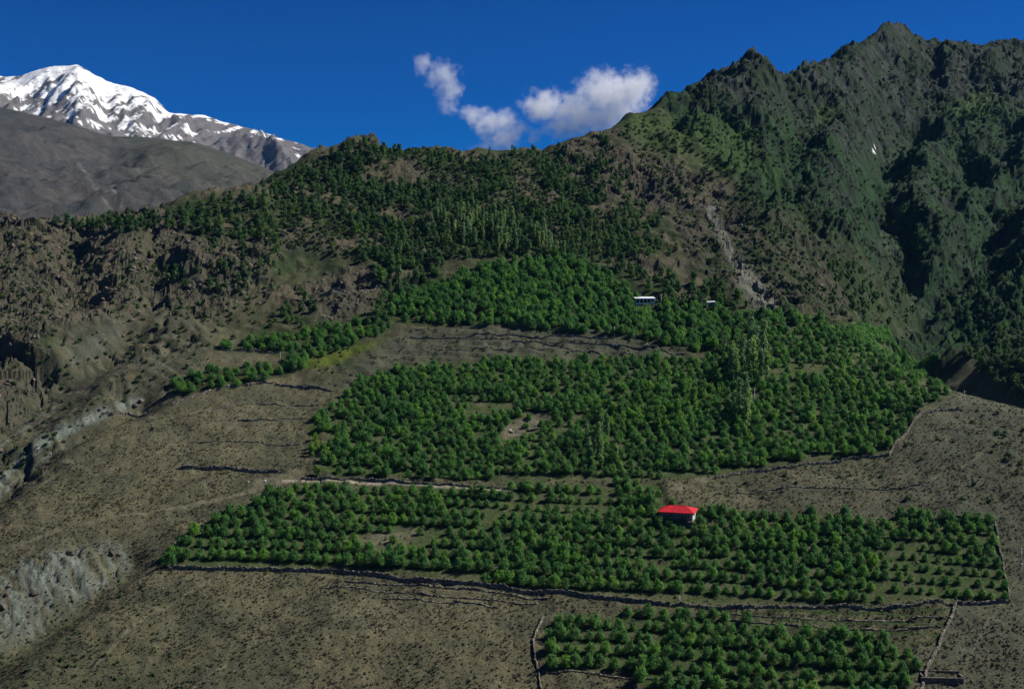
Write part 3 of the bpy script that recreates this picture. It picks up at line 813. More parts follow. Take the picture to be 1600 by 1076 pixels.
# junipers that can be picked out one by one
zone('juniper', [(440,470),(480,455),(500,490),(470,515),(440,505)], 14, 2.5, 4.5, 1, 'dark juniper on terraced slope above the left strip orchard, {} from left', 'junipers above the strip orchard')
zone('juniper', [(585,485),(618,480),(622,512),(590,512)], 4, 4.5, 6.5, 2, 'big dark tree at the corner of grey terraces, {} from left', 'big trees at the terrace corner')
zone('juniper', [(60,352),(150,345),(250,338),(255,362),(150,366)], 30, 3, 5.5, 3, 'juniper on the crest above the rock outcrops, {} from left', 'junipers on the crest of the rocky spur')
zone('juniper', [(250,338),(330,312),(420,312),(425,375),(330,370),(260,360)], 56, 3, 6, 4, 'juniper beside the bare clearing under the brown mountain, {} from left', 'junipers beside the clearing', TR)
zone('juniper', [(380,310),(430,278),(500,252),(540,300),(540,345),(440,345),(420,320)], 64, 3, 6, 5, 'juniper on the shoulder below the rocky knob, {} from left', 'junipers below the rocky knob', TR)
zone('juniper', [(545,405),(610,395),(690,405),(680,440),(600,470),(560,440)], 40, 3.5, 6.5, 6, 'dark tree between grey terraces and upper orchard, {} from left', 'trees beside the upper orchard', TR)
zone('juniper', [(1010,455),(1100,440),(1190,480),(1180,492),(1100,484),(1040,476)], 30, 3, 5.5, 7, 'dark tree around the hamlet roofs, {} from left', 'trees around the hamlet')
zone('juniper', [(1120,500),(1200,500),(1200,560),(1130,600),(1118,560)], 16, 4, 6.5, 8, 'dark tree beside the pale poplars, {} from left', 'dark trees beside the poplars')
# the wood above reads as one mass
zone('juniper', [(500,250),(545,225),(640,242),(850,244),(900,290),(960,330),(1010,400),(960,432),(900,402),(800,402),(690,405),(545,405),(545,345),(530,300)], 680, 2.4, 5.8, 9, avoid=TR, clump=.75)
zone('juniper', [(860,235),(950,215),(1010,330),(1090,430),(1150,470),(1010,450),(960,420),(900,300)], 150, 2.5, 5, 10, clump=.4)
zone('juniper', [(1455,470),(1600,400),(1640,650),(1560,600),(1480,545)], 150, 2.5, 5, 11, clump=.3)
zone('juniper', [(350,370),(430,370),(440,450),(330,470),(250,440)], 40, 2.5, 4.5, 12)
zone('juniper', [(1290,410),(1420,430),(1430,510),(1300,505)], 60, 2.2, 4.2, 13, clump=.3)
# shrubs
zone('shrub', [(1100,742),(1390,712),(1490,650),(1590,690),(1590,800),(1480,800),(1200,796)], 38, .9, 2.4, 20, 'small shrub on grey slope above the right orchard end, {} from left', 'shrubs on the grey slope')
zone('shrub', [(1500,640),(1600,640),(1600,760),(1560,720)], 24, 1.2, 2.8, 21, 'shrub at the edge of the ravine, {} from left', 'shrubs along the ravine edge')
zone('shrub', [(330,470),(430,460),(440,520),(340,545),(200,560),(220,500)], 62, 1.3, 3.2, 22, 'shrub on the slope below the rock outcrops, {} from left', 'shrubs below the outcrops')
zone('shrub', [(0,360),(150,375),(160,500),(60,520),(0,520)], 70, 1.2, 3.2, 23, 'shrub among the outermost brown crags, {} from left', 'shrubs among outer crags', clump=.3)
zone('shrub', [(160,375),(420,390),(425,460),(300,480),(160,500)], 80, 1.2, 3.0, 24, 'shrub on the crags under the crest, {} from left', 'shrubs on the crags', clump=.3)
zone('shrub', [(0,600),(240,600),(260,720),(60,800),(0,800)], 34, .9, 2.2, 25, 'low shrub beside the grey scree gully, {} from left', 'shrubs beside the scree')
zone('shrub', [(1500,960),(1595,960),(1595,1076),(1480,1076)], 12, .6, 1.3, 26, 'low bush on the slope outside the enclosure, {} from left', 'bushes outside the enclosure')
zone('shrub', [(1040,330),(1290,340),(1420,430),(1430,510),(1180,480)], 420, 1.2, 3.2, 27, clump=.4)
zone('shrub', [(960,200),(1100,140),(1230,150),(1420,330),(1410,420),(1280,340),(1050,320)], 1100, 1.3, 3.6, 28, clump=.1)
zone('shrub', [(1240,140),(1390,80),(1600,90),(1600,400),(1440,420),(1400,300)], 900, 1.5, 4.2, 29, clump=.1)
zone('shrub', [(1450,430),(1620,380),(1640,640),(1540,590)], 260, 1.3, 3.2, 30)
zone('shrub', [(260,345),(430,275),(560,228),(850,244),(960,330),(1010,400),(800,402),(545,405),(420,380)], 1200, 1.2, 3.0, 31, clump=.6)
zone('shrub', [(430,290),(560,228),(850,244),(960,330),(1010,400),(800,402),(545,405),(440,350)], 620, 2.2, 4.4, 36, clump=.4)
zone('shrub', TERR, 130, .6, 1.5, 32)
zone('shrub', [(520,600),(620,500),(480,440),(440,520)], 110, .7, 1.8, 33)
zone('shrub', [(262,886),(275,845),(480,754),(1030,752),(1250,803),(1555,816),(1578,936),(1050,941),(600,895)], 260, .5, 1.2, 34)
zone('shrub', [(500,660),(640,575),(1090,562),(1420,522),(1480,618),(1380,706),(1080,748),(512,740)], 260, .6, 1.4, 35)
zone('shrub', [(0,560),(110,500),(260,490),(340,520),(330,580),(180,640),(0,760)], 120, .9, 2.6, 37)
zone('shrub', [(0,960),(200,900),(330,1000),(300,1076),(0,1076)], 90, .6, 1.6, 38)
zone('shrub', [(0,345),(420,385),(425,460),(330,500),(150,500),(0,530)], 160, 1.0, 2.6, 39, clump=.3)
# poplars and pale broadleaf trees
zone('poplar', [(655,352),(740,338),(800,350),(860,385),(885,405),(800,398),(720,385),(670,372)], 80, 2.1, 3.0, 40, 'pale poplar in the light grove below the wood, {} from left', 'pale poplar grove')
zone('poplar', [(1140,570),(1195,560),(1200,600),(1145,605)], 11, 3.2, 4.4, 41, 'tall silvery poplar in the middle orchard, {} from left', 'tall silvery poplars')
zone('poplar', [(1140,640),(1175,635),(1170,680),(1140,680)], 6, 2.8, 3.6, 42, 'poplar near the pale utility post, {} from left', 'poplars near the utility post')
zone('poplar', [(900,690),(960,680),(965,735),(905,735)], 9, 2.0, 2.8, 43, 'grey green poplar low in the middle orchard, {} from left', 'lower poplars of the middle orchard')
zone('willow', [(1020,600),(1075,590),(1090,640),(1060,680),(960,690),(930,650),(980,640)], 34, 2.6, 4.4, 44, 'bright green tree in the centre of middle orchard, {} from left', 'bright trees in the orchard centre')
zone('willow', [(1318,600),(1345,590),(1345,630),(1322,632)], 3, 2.6, 3.6, 45, 'yellow green tree standing alone near the spur, {} from left', 'yellow green trees near the spur')
zone('willow', [(480,662),(505,660),(512,690),(498,735),(510,745),(490,745)], 9, 1.8, 2.8, 46, 'yellow green bush at the outer edge of middle orchard, {} from left', 'bright bushes at the orchard edge')
# lone pointed conifers on the skyline and slopes
for (a, b, s, lab) in [(765,243,.62,'pointed conifer on the saddle against the clouds'), (876,222,.75,'tallest pointed conifer on the skyline beside the big cloud'), (938,212,.45,'small pointed conifer on the ridge under the big cloud'),
      (615,238,.5,'pointed conifer just right of the rocky knob'), (682,236,.45,'pointed conifer on the ridge midway along the saddle'), (578,220,.45,'dark conifer on top of the rocky knob'), (800,242,.42,'small conifer on the saddle below the lower cloud'),
      (1100,205,.7,'lone conifer on the green mountainside'), (832,240,.4,'low conifer where the saddle begins to rise')]:
    p = at(a, b)
    if p: plant('conifer_tree', CON[random.randrange(3)], (p.x, p.y, p.z-.2), random.random()*6, s, lab, 'tree', 'lone conifers')
R_ = np.random.default_rng(6)
for kind, protos_src, nm, lab in (('juniper', JUN, 'juniper_wood', 'dark juniper wood covering the upper slope'), ('shrub', SHR, 'scattered_shrubs', 'low green shrubs scattered over the mountainside')):
    pts = mass[kind]; ref = KINDS[kind][1]; pr = [solid_proto(nm + '_mass', p) for p in protos_src]
    scatter(nm, [(p[0], p[1], p[2]-.12) for p in pts], R_.random(len(pts))*6.28, [p[5]/ref for p in pts], R_.integers(0, len(pr), len(pts)), pr, lab)
    print(nm, len(pts))

# ------------------------------------------------------------------ dry tufts, weeds, rubble
dD = np.gradient(Dr)[:, None]*np.gradient(pxc)[None, :]/F*DD
inview = (PX > -120) & (PX < 1720) & (DD > 230) & (PY < 1150)
def sample(weight, n, seed):
    rng = np.random.default_rng(seed); w = np.clip(weight*dD*inview, 0, None).ravel(); w = w/w.sum()
    k = rng.choice(w.size, n, p=w); i, j = np.unravel_index(k, Z.shape)
    d = Dr[i] + (rng.random(n)-.5)*np.gradient(Dr)[i]; px = pxc[j] + (rng.random(n)-.5)*np.gradient(pxc)[j]
    x = (px-800)/F*d; return np.stack([x, d, H(x, d)], -1), rng
clear = (1-m_path*.85)*(1-m_scree*.75)*(1-cut)*np.clip(.55+.9*fbm(GX/12, GY/9, 3, 161), .05, 1.3)
tuft_obj = []
for i, me in enumerate(TUFT): tuft_obj.append(bpy.data.objects.new('dry_tuft_model', me))
p, rng = sample(m_bare*(1-m_orch)*clear*sstep(440, 320, DD), 40000, 1)
scatter('dry_tufts', p - np.array([0,0,.04]), rng.random(len(p))*6.28, .4+.7*rng.random(len(p))**2.5, rng.integers(0, 4, len(p)), tuft_obj, 'low dry tufts dotted over the bare slopes')
M_weed = leaf_material('weeds', (.050,.075,.022), (.125,.150,.045), .2)
weed_obj = []
for k in range(3):
    weed_obj.append(bpy.data.objects.new('weed_model', crown_mesh('weed', M_weed, 26, lobes_round(rg, 4, .55, .1, .35, .25), .14, rg, up=.8)))
p, rng = sample((m_orch*1.0 + m_terr*.7 + m_strip*1.4 + m_orchU*.5 + .25*np.clip(wood-m_rock, 0, 1)*sstep(640, 420, DD))*(1-cut), 15000, 2)
scatter('weeds', p - np.array([0,0,.04]), rng.random(len(p))*6.28, .6+1.0*rng.random(len(p))**2, rng.integers(0, 3, len(p)), weed_obj, 'weeds and grass tufts on the orchard ground and terraces')
M_stone, nt_, b_ = new_mat('field_stone')
nz = noise_node(nt_, 1.6, 5); rr = ramp(nt_, nz.outputs['Fac'], [(.3, (.06,.053,.044)), (.55, (.115,.103,.084)), (.75, (.19,.17,.14))])
oi = nt_.nodes.new('ShaderNodeObjectInfo'); r2_ = ramp(nt_, oi.outputs['Random'], [(0, (.6,.6,.62)), (1, (1.35,1.28,1.15))])
nt_.links.new(mixrgb(nt_, rr.outputs[0], r2_.outputs[0], 1.0), b_.inputs['Base Color']); b_.inputs['Roughness'].default_value = .9
import bmesh
def stone_mesh(name, rng, sub=1):
    bm = bmesh.new(); bmesh.ops.create_icosphere(bm, subdivisions=sub, radius=.5)
    ax = .7+.6*rng.random(3)
    pl = [(rng.normal(size=3), .30+.16*rng.random()) for _ in range(7)]
    for v in bm.verts:
        c = np.array(v.co)
        for n_, d_ in pl:
            n_ = n_/np.linalg.norm(n_); t = c@n_
            if t > d_: c = c - n_*(t-d_)
        v.co = Vector(c*ax*np.array([1.15, 1.0, .85]))
    me = bpy.data.meshes.new(name); bm.to_mesh(me); bm.free(); me.materials.append(M_stone); return me
stone_obj = [bpy.data.objects.new('rubble_stone', stone_mesh('rubble_stone', rg, 2)) for k in range(5)]
p, rng = sample(np.clip(m_rockl*1.1 + m_cliff*.8 + m_face*.5 + m_tanr*.8 + m_scree*.5 + cut*1.0, 0, 1.4)*np.clip(.45+1.1*fbm(GX/9, GY/9, 3, 171), .03, 1)*sstep(760, 520, DD), 5200, 3)
scatter('rubble', p - np.array([0,0,.05]), rng.random(len(p))*6.28, .35+1.9*rng.random(len(p))**4, rng.integers(0, 5, len(p)), stone_obj, 'broken stones lying on the crags and gullies')
p, rng = sample(m_bare*(1-m_orch)*sstep(430, 300, DD), 1500, 4)
scatter('field_stones', p - np.array([0,0,.03]), rng.random(len(p))*6.28, .2+.5*rng.random(len(p))**3, rng.integers(0, 5, len(p)), stone_obj, 'small stones strewn over the bare slopes')

# ------------------------------------------------------------------ dry stone walls, path
M_wall, nt_, b_ = new_mat('dry_stone')
tc = nt_.nodes.new('ShaderNodeTexCoord'); vo = nt_.nodes.new('ShaderNodeTexVoronoi'); vo.inputs['Scale'].default_value = 2.6
nt_.links.new(tc.outputs['Object'], vo.inputs['Vector'])
rr = ramp(nt_, vo.outputs['Color'], [(.2, (.075,.066,.052)), (.55, (.135,.122,.095)), (.85, (.22,.20,.16))])
nt_.links.new(rr.outputs[0], b_.inputs['Base Color']); b_.inputs['Roughness'].default_value = .95
bp = nt_.nodes.new('ShaderNodeBump'); bp.inputs['Strength'].default_value = .8; bp.inputs['Distance'].default_value = .15
nt_.links.new(vo.outputs['Distance'], bp.inputs['Height']); nt_.links.new(bp.outputs[0], b_.inputs['Normal'])
def resample(pts, step):
    P = np.array([(p.x, p.y) for p in pts]); s_ = np.concatenate([[0], np.cumsum(np.hypot(*np.diff(P, axis=0).T))])
    t = np.arange(0, s_[-1], step); return np.stack([np.interp(t, s_, P[:,0]), np.interp(t, s_, P[:,1])], -1)
def stone_wall(px_pts, h, w, label, seed, ruin=.3):
    h *= .72; w *= .62
    pts = [at(*p) for p in px_pts]; pts = [p for p in pts if p is not None]
    P = resample(pts, .45)
    if len(P) < 4: return
    wob = fbm(P[:,0]/5, P[:,1]/5, 2, seed)
    d = np.gradient(P, axis=0); d /= np.linalg.norm(d, axis=1)[:, None]; nrm = np.stack([-d[:,1], d[:,0]], -1)
    P = P + nrm*wob[:, None]*(.35 if h > .45 else .12)
    rng = np.random.default_rng(seed)
    z = H(P[:,0], P[:,1]); top = h*(1 + ruin*fbm(P[:,0]/3, P[:,1]/3, 3, seed+3)*2 + .10*rng.normal(size=len(P)))
    top = np.clip(top, .25*h, 1.6*h)
    prof = [(-.5*w, -.8, 0), (-.46*w, .55, 1), (-.34*w, 1, 1), (.34*w, .97, 1), (.46*w, .5, 1), (.5*w, -.8, 0)]
    V = []
    for o_, f_, k in prof:
        j = .06*rng.normal(size=(len(P), 1))
        q_ = P + nrm*(o_ + j)
        zz = z + (top*f_ if k else f_) + (.05*rng.normal(size=len(P)) if k else 0)
        V.append(np.concatenate([q_, zz[:, None]], 1))
    n = len(P); V = np.concatenate(V); F_ = []
    for a in range(5):
        i = np.arange(n-1); F_.append(np.stack([a*n+i, a*n+i+1, (a+1)*n+i+1, (a+1)*n+i], -1))
    c = V[:n].mean(0); o = obj('stone_wall', mesh_from('stone_wall', V - c, np.concatenate(F_), M_wall)); o.location = c
    return tag(o, label, 'stone wall', 'dry stone walls on the hillside', 'thing')
stone_wall([(262,889),(330,891),(430,892),(520,894),(560,898),(600,902),(690,910),(780,918),(870,926),(960,937),(1050,947)], 1.35, .8, 'long dark stone wall along the lower edge of the wide orchard', 201)
stone_wall([(1050,947),(1180,950),(1300,950),(1420,948),(1490,945)], 1.0, .8, 'stone wall between the wide orchard and grass strips', 202)
stone_wall([(1496,944),(1540,943),(1578,941)], 1.0, .8, 'short stone wall closing the orchard corner near the path', 216)
stone_wall([(1578,940),(1571,900),(1562,858),(1556,820)], 1.2, .7, 'stone wall climbing the outer end of the wide orchard', 203)
stone_wall([(1554,817),(1520,812),(1480,807)], 1.1, .7, 'short stone wall at the upper outer corner of wide orchard', 204)
stone_wall([(262,888),(268,868),(274,848)], 1.2, .7, 'short stone wall climbing from the pointed orchard corner', 205)
stone_wall([(850,966),(840,985),(832,1002),(836,1030),(842,1055),(848,1090)], .9, .6, 'winding pale stone wall beside the lowest orchard plot', 206)
stone_wall([(1496,940),(1484,970),(1466,1010),(1448,1045),(1438,1085)], .95, .9, 'straight pale stone wall down to the sunken enclosure', 207)
stone_wall([(280,732),(320,734),(370,735),(440,739)], 1.3, .8, 'isolated dark stone wall across the bare slope', 208)
stone_wall([(470,748),(510,748),(560,750),(640,756),(720,760),(780,764)], .9, .7, 'stone wall lining the pale path between orchards', 209)
stone_wall([(270,632),(310,618),(345,606),(400,600),(428,600)], 1.1, .8, 'curving stone wall below the strip orchard', 210)
stone_wall([(430,601),(470,605),(520,611)], 1.0, .7, 'stone wall continuing the curve towards the middle orchard', 211)
stone_wall([(160,648),(200,647),(238,641)], 1.0, .8, 'short stone wall beside the scree gully', 212)
stone_wall([(372,657),(420,657),(478,654)], .6, .6, 'low stone wall beside the middle orchard edge', 213)
stone_wall([(1118,747),(1180,738),(1260,725),(1330,716),(1390,710)], 1.0, .8, 'pale topped stone wall under the middle orchard', 214)
stone_wall([(1388,712),(1410,685),(1428,658),(1440,648)], 1.1, .8, 'stone wall stepping up to the spur', 215)
stone_wall([(1440,647),(1470,642),(1500,640)], 1.3, .8, 'stone wall on the brow of the spur', 217)
stone_wall([(500,462),(540,458),(590,447)], 1.1, .8, 'terrace wall beside the upper juniper slope', 218)
stone_wall([(640,500),(700,492),(760,500)], .8, .7, 'low terrace wall under the upper orchard', 219)
stone_wall([(640,528),(760,522),(880,526),(960,530)], .8, .7, 'upper terrace wall on the grey band', 220)
stone_wall([(800,535),(900,536),(1000,545),(1070,554)], .8, .7, 'lower terrace wall on the grey band', 221)
stone_wall([(345,547),(400,548),(440,552)], .9, .7, 'stone wall inside the strip orchard', 222)

for k, (pts, lab) in enumerate([([(540,908),(640,914),(760,924),(860,934)], 'first faint terrace edge under the long orchard wall'), ([(500,918),(620,926),(720,934),(840,944)], 'second faint terrace edge under the long orchard wall'), ([(600,936),(700,942),(780,950)], 'lowest faint terrace edge on the bare slope'),
   ([(1090,958),(1200,964),(1330,968),(1478,965)], 'upper terrace edge in the grass strips'), ([(1120,968),(1240,976),(1360,982),(1470,980)], 'lower terrace edge in the grass strips'),
   ([(650,516),(740,512),(860,516),(930,520)], 'topmost terrace edge of the grey band'), ([(600,545),(700,536),(800,530),(900,532)], 'long terrace edge across the grey band'), ([(590,556),(680,548),(780,546),(900,548),(1010,556)], 'bottom terrace edge of the grey band'), ([(960,520),(1030,530),(1080,545)], 'terrace edge at the far end of grey band'),
   ([(300,690),(380,690),(470,695)], 'faint terrace edge on the bare plot above the dark wall'), ([(330,640),(400,630),(500,632)], 'faint terrace edge in the bare plot below the curving wall'), ([(860,1052),(1000,1060),(1160,1068)], 'terrace edge along the bottom of the lowest plot'),
   ([(1150,770),(1300,762),(1440,758)], 'faint terrace edge on the grey slope above the wide orchard')]):
    stone_wall(pts, .42, .6, lab, 240+k, .45)

def ribbon(name, px_pts, w, colour, label):
    pts = [p for p in (at(*q_) for q_ in px_pts) if p is not None]
    P = resample(pts, .6); d = np.gradient(P, axis=0); d /= np.linalg.norm(d, axis=1)[:, None]; nrm = np.stack([-d[:,1], d[:,0]], -1)
    V = []; offs = np.linspace(-.5, .5, 7); ww = w*(1+.35*fbm(P[:,0]/6, P[:,1]/6, 2, 9))
    for o_ in offs:
        q_ = P + nrm*(o_*ww)[:, None]; zc = H(P[:,0], P[:,1]); zz = np.maximum(H(q_[:,0], q_[:,1]), zc*.0 + H(q_[:,0], q_[:,1])) + .10 - .3*(abs(o_) > .45)
        V.append(np.concatenate([q_, zz[:, None]], 1))
    n = len(P); V = np.concatenate(V); i = np.arange(n-1)
    f = np.concatenate([np.stack([a*n+i, a*n+i+1, (a+1)*n+i+1, (a+1)*n+i], -1) for a in range(6)])
    m, nt, b = new_mat(name); nz = noise_node(nt, .8, 5); r_ = ramp(nt, nz.outputs['Fac'], [(.3, tuple(c*.7 for c in colour)), (.7, tuple(c*1.2 for c in colour))])
    nt.links.new(r_.outputs[0], b.inputs['Base Color']); b.inputs['Roughness'].default_value = .95
    return tag(obj(name, mesh_from(name, V, f, m, True)), label, None, None, 'structure')
ribbon('path', [(440,752),(490,752),(540,752),(600,755),(680,760),(760,764),(800,766)], 1.7, (.24,.205,.15), 'pale earth path between the two orchards')

# ------------------------------------------------------------------ buildings
def plain(name, c, rough=.7, var=.25, scale=1.5, spec=.3, metal=0):
    m, nt, b = new_mat(name); nz = noise_node(nt, scale, 4)
    r_ = ramp(nt, nz.outputs['Fac'], [(.3, tuple(x*(1-var) for x in c)), (.7, tuple(min(1, x*(1+var)) for x in c))])
    nt.links.new(r_.outputs[0], b.inputs['Base Color']); b.inputs['Roughness'].default_value = rough; b.inputs['Specular IOR Level'].default_value = spec; b.inputs['Metallic'].default_value = metal
    return m
M_red = plain('red_roof_sheet', (.40,.010,.016), .55, .4, .7)
M_redf = plain('red_fascia', (.42,.012,.02), .5, .1)
M_white = plain('whitewash', (.58,.59,.58), .8, .08)
M_bluew = plain('blue_grey_boards', (.13,.17,.20), .7, .2)
M_mud = plain('mud_brick', (.20,.155,.115), .95, .25)
M_dark = plain('painted_interior_shade', (.015,.016,.02), .6, .2)  # near-black colour stands in for shade behind the pillars of the open front
M_glass = plain('window_glass', (.03,.045,.06), .15, .1, 1, .6)
M_wood = plain('weathered_wood', (.15,.11,.075), .85, .3, 4)
M_tin = plain('pale_tin_sheet', (.45,.49,.55), .5, .08, .8, .4)
M_conc = plain('pale_concrete', (.42,.42,.39), .85, .12)

p = at(1061, 817); hz = p.z - .6
house = empty('red_roof_house', (p.x, p.y+1.5, hz-.7), math.radians(-17))
tag(house, 'two storey house with bright red hipped roof among orchard trees', 'house')
W, DP, H1, H2 = 4.5, 3.0, 2.4, 4.7
MB().box(-W, W, -DP, DP, -2.0, H1).build('lower_storey', plain('rough_stone', (.13,.13,.12), .95, .3, 2.2), house)
MB().box(-W+.03, W-.25, -DP+.03, DP-.03, H1, H2).build('upper_storey', M_bluew, house)
MB().box(W-.25, W+.02, -DP, DP, H1+.01, H2).build('end_wall', M_white, house)
MB().box(-W-.15, W+.15, -DP-1.0, -DP+.0, H1-.18, H1-.02).build('balcony', M_wood, house)
for i in range(6):
    x = -W + .1 + i*(2*W-.3)/5
    MB().box(x, x+.12, -DP-.95, -DP-.83, H1-.02, H2-.02).build('post', M_wood, house)
MB().box(-W, W, -DP-.93, -DP-.87, H1+.75, H1+.85).build('railing', M_wood, house)
for i in range(4):
    x = -W + .5 + i*2.1
    f_ = MB().box(x, x+1.5, -DP-.04, -DP+.05, H1+.75, H1+1.95).build('window', M_white, house)
    for k in (0, 1): MB().box(x+.1+k*.69, x+.1+k*.69+.61, -DP-.065, -DP-.041, H1+.85, H1+1.85).build('pane', M_glass, f_)
dr = MB().box(-.6, .5, -DP-.05, -DP+.05, .0, 2.05).build('door', M_wood, house)
MB().box(.28, .36, -DP-.12, -DP-.05, .95, 1.1).build('handle', M_tin, dr)
for x in (-3.6, 2.4): 
    f_ = MB().box(x, x+1.2, -DP-.04, -DP+.05, .8, 1.9).build('window', M_wood, house); MB().box(x+.1, x+1.1, -DP-.06, -DP-.041, .9, 1.8).build('pane', M_glass, f_)
e_ = MB().box(W-.02, W+.06, -1.2, .2, H1+.7, H1+1.9).build('window', M_wood, house); MB().box(W+.061, W+.08, -1.1, .1, H1+.8, H1+1.8).build('pane', M_glass, e_)
# hipped sheet-metal roof, corrugations as raised seams
ox, oy, zr, ze = W+.65, DP+1.1, H2+1.3, H2+.02
rx = W-2.2
roof = MB().poly([(-ox,-oy,ze),(ox,-oy,ze),(ox,oy,ze),(-ox,oy,ze),(-rx,0,zr),(rx,0,zr),(-ox,-oy,ze-.08),(ox,-oy,ze-.08),(ox,oy,ze-.08),(-ox,oy,ze-.08)],
     [(0,1,5,4),(1,2,5),(2,3,4,5),(3,0,4),(6,9,8,7),(0,6,7,1),(1,7,8,2),(2,8,9,3),(3,9,6,0)]).build('roof', M_red, house)
for i in range(15):
    x = -ox + (i+.5)*2*ox/15
    k = 1 if abs(x) <= rx else (ox-abs(x))/(ox-rx)
    y1 = -oy + oy*k; z1 = ze + (zr-ze)*k
    MB().tube([(x, -oy, ze+.03), (x, y1, z1+.03)], [.07, .07], 4).build('seam', M_redf, roof)
MB().box(-ox-.04, ox+.04, -oy-.06, -oy-.003, ze-.30, ze+.03).build('fascia', M_redf, roof)
MB().tube([(-rx, 0, zr+.03), (rx, 0, zr+.03)], [.09, .09], 6).build('ridge_cap', M_redf, roof)

p = at(1008, 476)
shed = empty('white_pillared_building', (p.x, p.y+1.6, p.z-.2), math.radians(4)); tag(shed, 'long low white building with pale flat roof and open front', 'building')
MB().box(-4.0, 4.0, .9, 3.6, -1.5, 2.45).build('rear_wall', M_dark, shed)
MB().box(-4.0, 4.0, -1.4, .9, -1.5, .25).build('plinth', M_conc, shed)
for i in range(6):
    x = -3.95 + i*1.52; MB().box(x, x+.32, -1.35, -1.0, .25, 2.35).build('pillar', M_white, shed)
MB().box(-3.6, 3.7, -1.3, -1.15, .25, .95).build('parapet', M_white, shed)
MB().poly([(-4.25,-1.75,2.46),(4.25,-1.75,2.46),(4.25,3.8,3.0),(-4.25,3.8,3.0),(-4.25,-1.75,2.85),(4.25,-1.75,2.85),(4.25,3.8,3.4),(-4.25,3.8,3.4)],[(0,3,2,1),(4,5,6,7),(0,1,5,4),(1,2,6,5),(2,3,7,6),(3,0,4,7)]).build('roof', plain('white_sheet', (.74,.77,.82), .5, .06), shed)
p = at(998, 463)
hut = empty('mud_hut', (p.x, p.y+1.2, p.z-.3), math.radians(8)); tag(hut, 'small square mud brick hut behind the white building', 'hut')
MB().box(-1.3, 1.3, -1.2, 1.2, -1, 2.3).build('wall', M_mud, hut)
MB().box(-1.55, 1.55, -1.5, 1.5, 2.3, 2.55).build('roof', M_wood, hut)
MB().box(.45, 1.0, -1.24, -1.19, 1.0, 1.7).build('window', M_conc, hut)
p = at(1112, 478)
sh2 = empty('tin_roof_shed', (p.x, p.y+1.2, p.z-.2), math.radians(14)); tag(sh2, 'dark shed with tilted pale tin roof in the hamlet trees', 'shed')
MB().box(-1.7, 1.7, -1.3, 1.3, -1, 1.75).build('wall', M_bluew, sh2)
MB().poly([(-2.0,-1.7,1.70),(2.0,-1.7,2.0),(2.0,1.6,2.35),(-2.0,1.6,2.05),(-2.0,-1.7,1.62),(2.0,-1.7,1.92),(2.0,1.6,2.27),(-2.0,1.6,1.97)],
   [(0,1,2,3),(7,6,5,4),(0,4,5,1),(1,5,6,2),(2,6,7,3),(3,7,4,0)]).build('roof', M_tin, sh2)
MB().box(-.9, -.1, -1.34, -1.29, .1, 1.5).build('door', M_wood, sh2)
p = at(1464, 597)
tp = empty('white_tent', (p.x, p.y+.8, p.z-.1), math.radians(-22)); tag(tp, 'small white tent cloth at the orchard edge near the spur', 'tent')
MB().poly([(-1.4,-.9,.35),(1.3,-.9,.15),(1.3,.0,1.35),(-1.4,.0,1.55),(1.3,.9,.2),(-1.4,.9,.35)], [(0,1,2,3),(3,2,4,5)]).build('cloth', M_white, tp)
MB().tube([(-1.38,0,-.3),(-1.38,0,1.54)], [.05,.05], 6).build('pole', M_wood, tp)
MB().tube([(1.28,0,-.3),(1.28,0,1.34)], [.05,.05], 6).build('pole', M_wood, tp)
for (a, b, s, lab) in [(1128,473,.75,'pale boulder just above the tin shed'), (1179,494,1.0,'bright white boulder at the foot of scree gully'), (1101,484,.7,'whitish boulder beside the tin roof shed'), (797,672,.9,'white boulder at the cut bank in middle orchard'), (1409,651,.7,'pale boulder on the spur wall'), (414,752,.7,'white boulder by the path above the wide orchard'), (388,753,.6,'pale flat boulder beyond the path end')]:
    p = at(a, b); me = stone_mesh('white_boulder', rg, 2); me.materials.clear(); me.materials.append(M_white)
    o = obj('boulder', me); o.location = (p.x, p.y, p.z+s*.2); o.scale = (s,)*3; o.rotation_euler = (.2, .1, random.random()*6); tag(o, lab, 'boulder', 'pale boulders')

# utility poles -------------------------------------------------------
def pole(a, b, h, label, cross=True):
    p = at(a, b); e = empty('utility_pole', (p.x, p.y, p.z), random.random()*.6-.3); tag(e, label, 'pole', 'utility poles in the orchards')
    MB().tube([(0,0,-.6),(0,0,h)], [.13,.09], 8).build('post', M_conc, e, True)
    if cross:
        MB().box(-.7, .7, -.05, .05, h-.55, h-.43).build('crossarm', M_wood, e)
        for x in (-.6, 0, .6): MB().tube([(x,0,h-.43),(x,0,h-.22)], [.05,.035], 6).build('insulator', M_white, e)
    MB().box(-.32, .32, -.32, .32, -.5, .25).build('footing', M_conc, e)
pole(1179, 634, 5.6, 'pale utility pole beside the poplars in middle orchard')
pole(1033, 478, 5.0, 'utility pole beside the white pillared building')
pole(1131, 663, 3.0, 'short pole below the poplars', False)
pole(960, 524, 3.4, 'utility pole above the grey terraces')
pole(438, 565, 3.6, 'lone pole in the strip orchard')
pole(1062, 944, 2.2, 'short post at the wall between the orchards', False)
pole(1507, 625, 3.2, 'pole on the brow of the spur')
pole(1596, 882, 4.5, 'pole beyond the outer end of wide orchard')

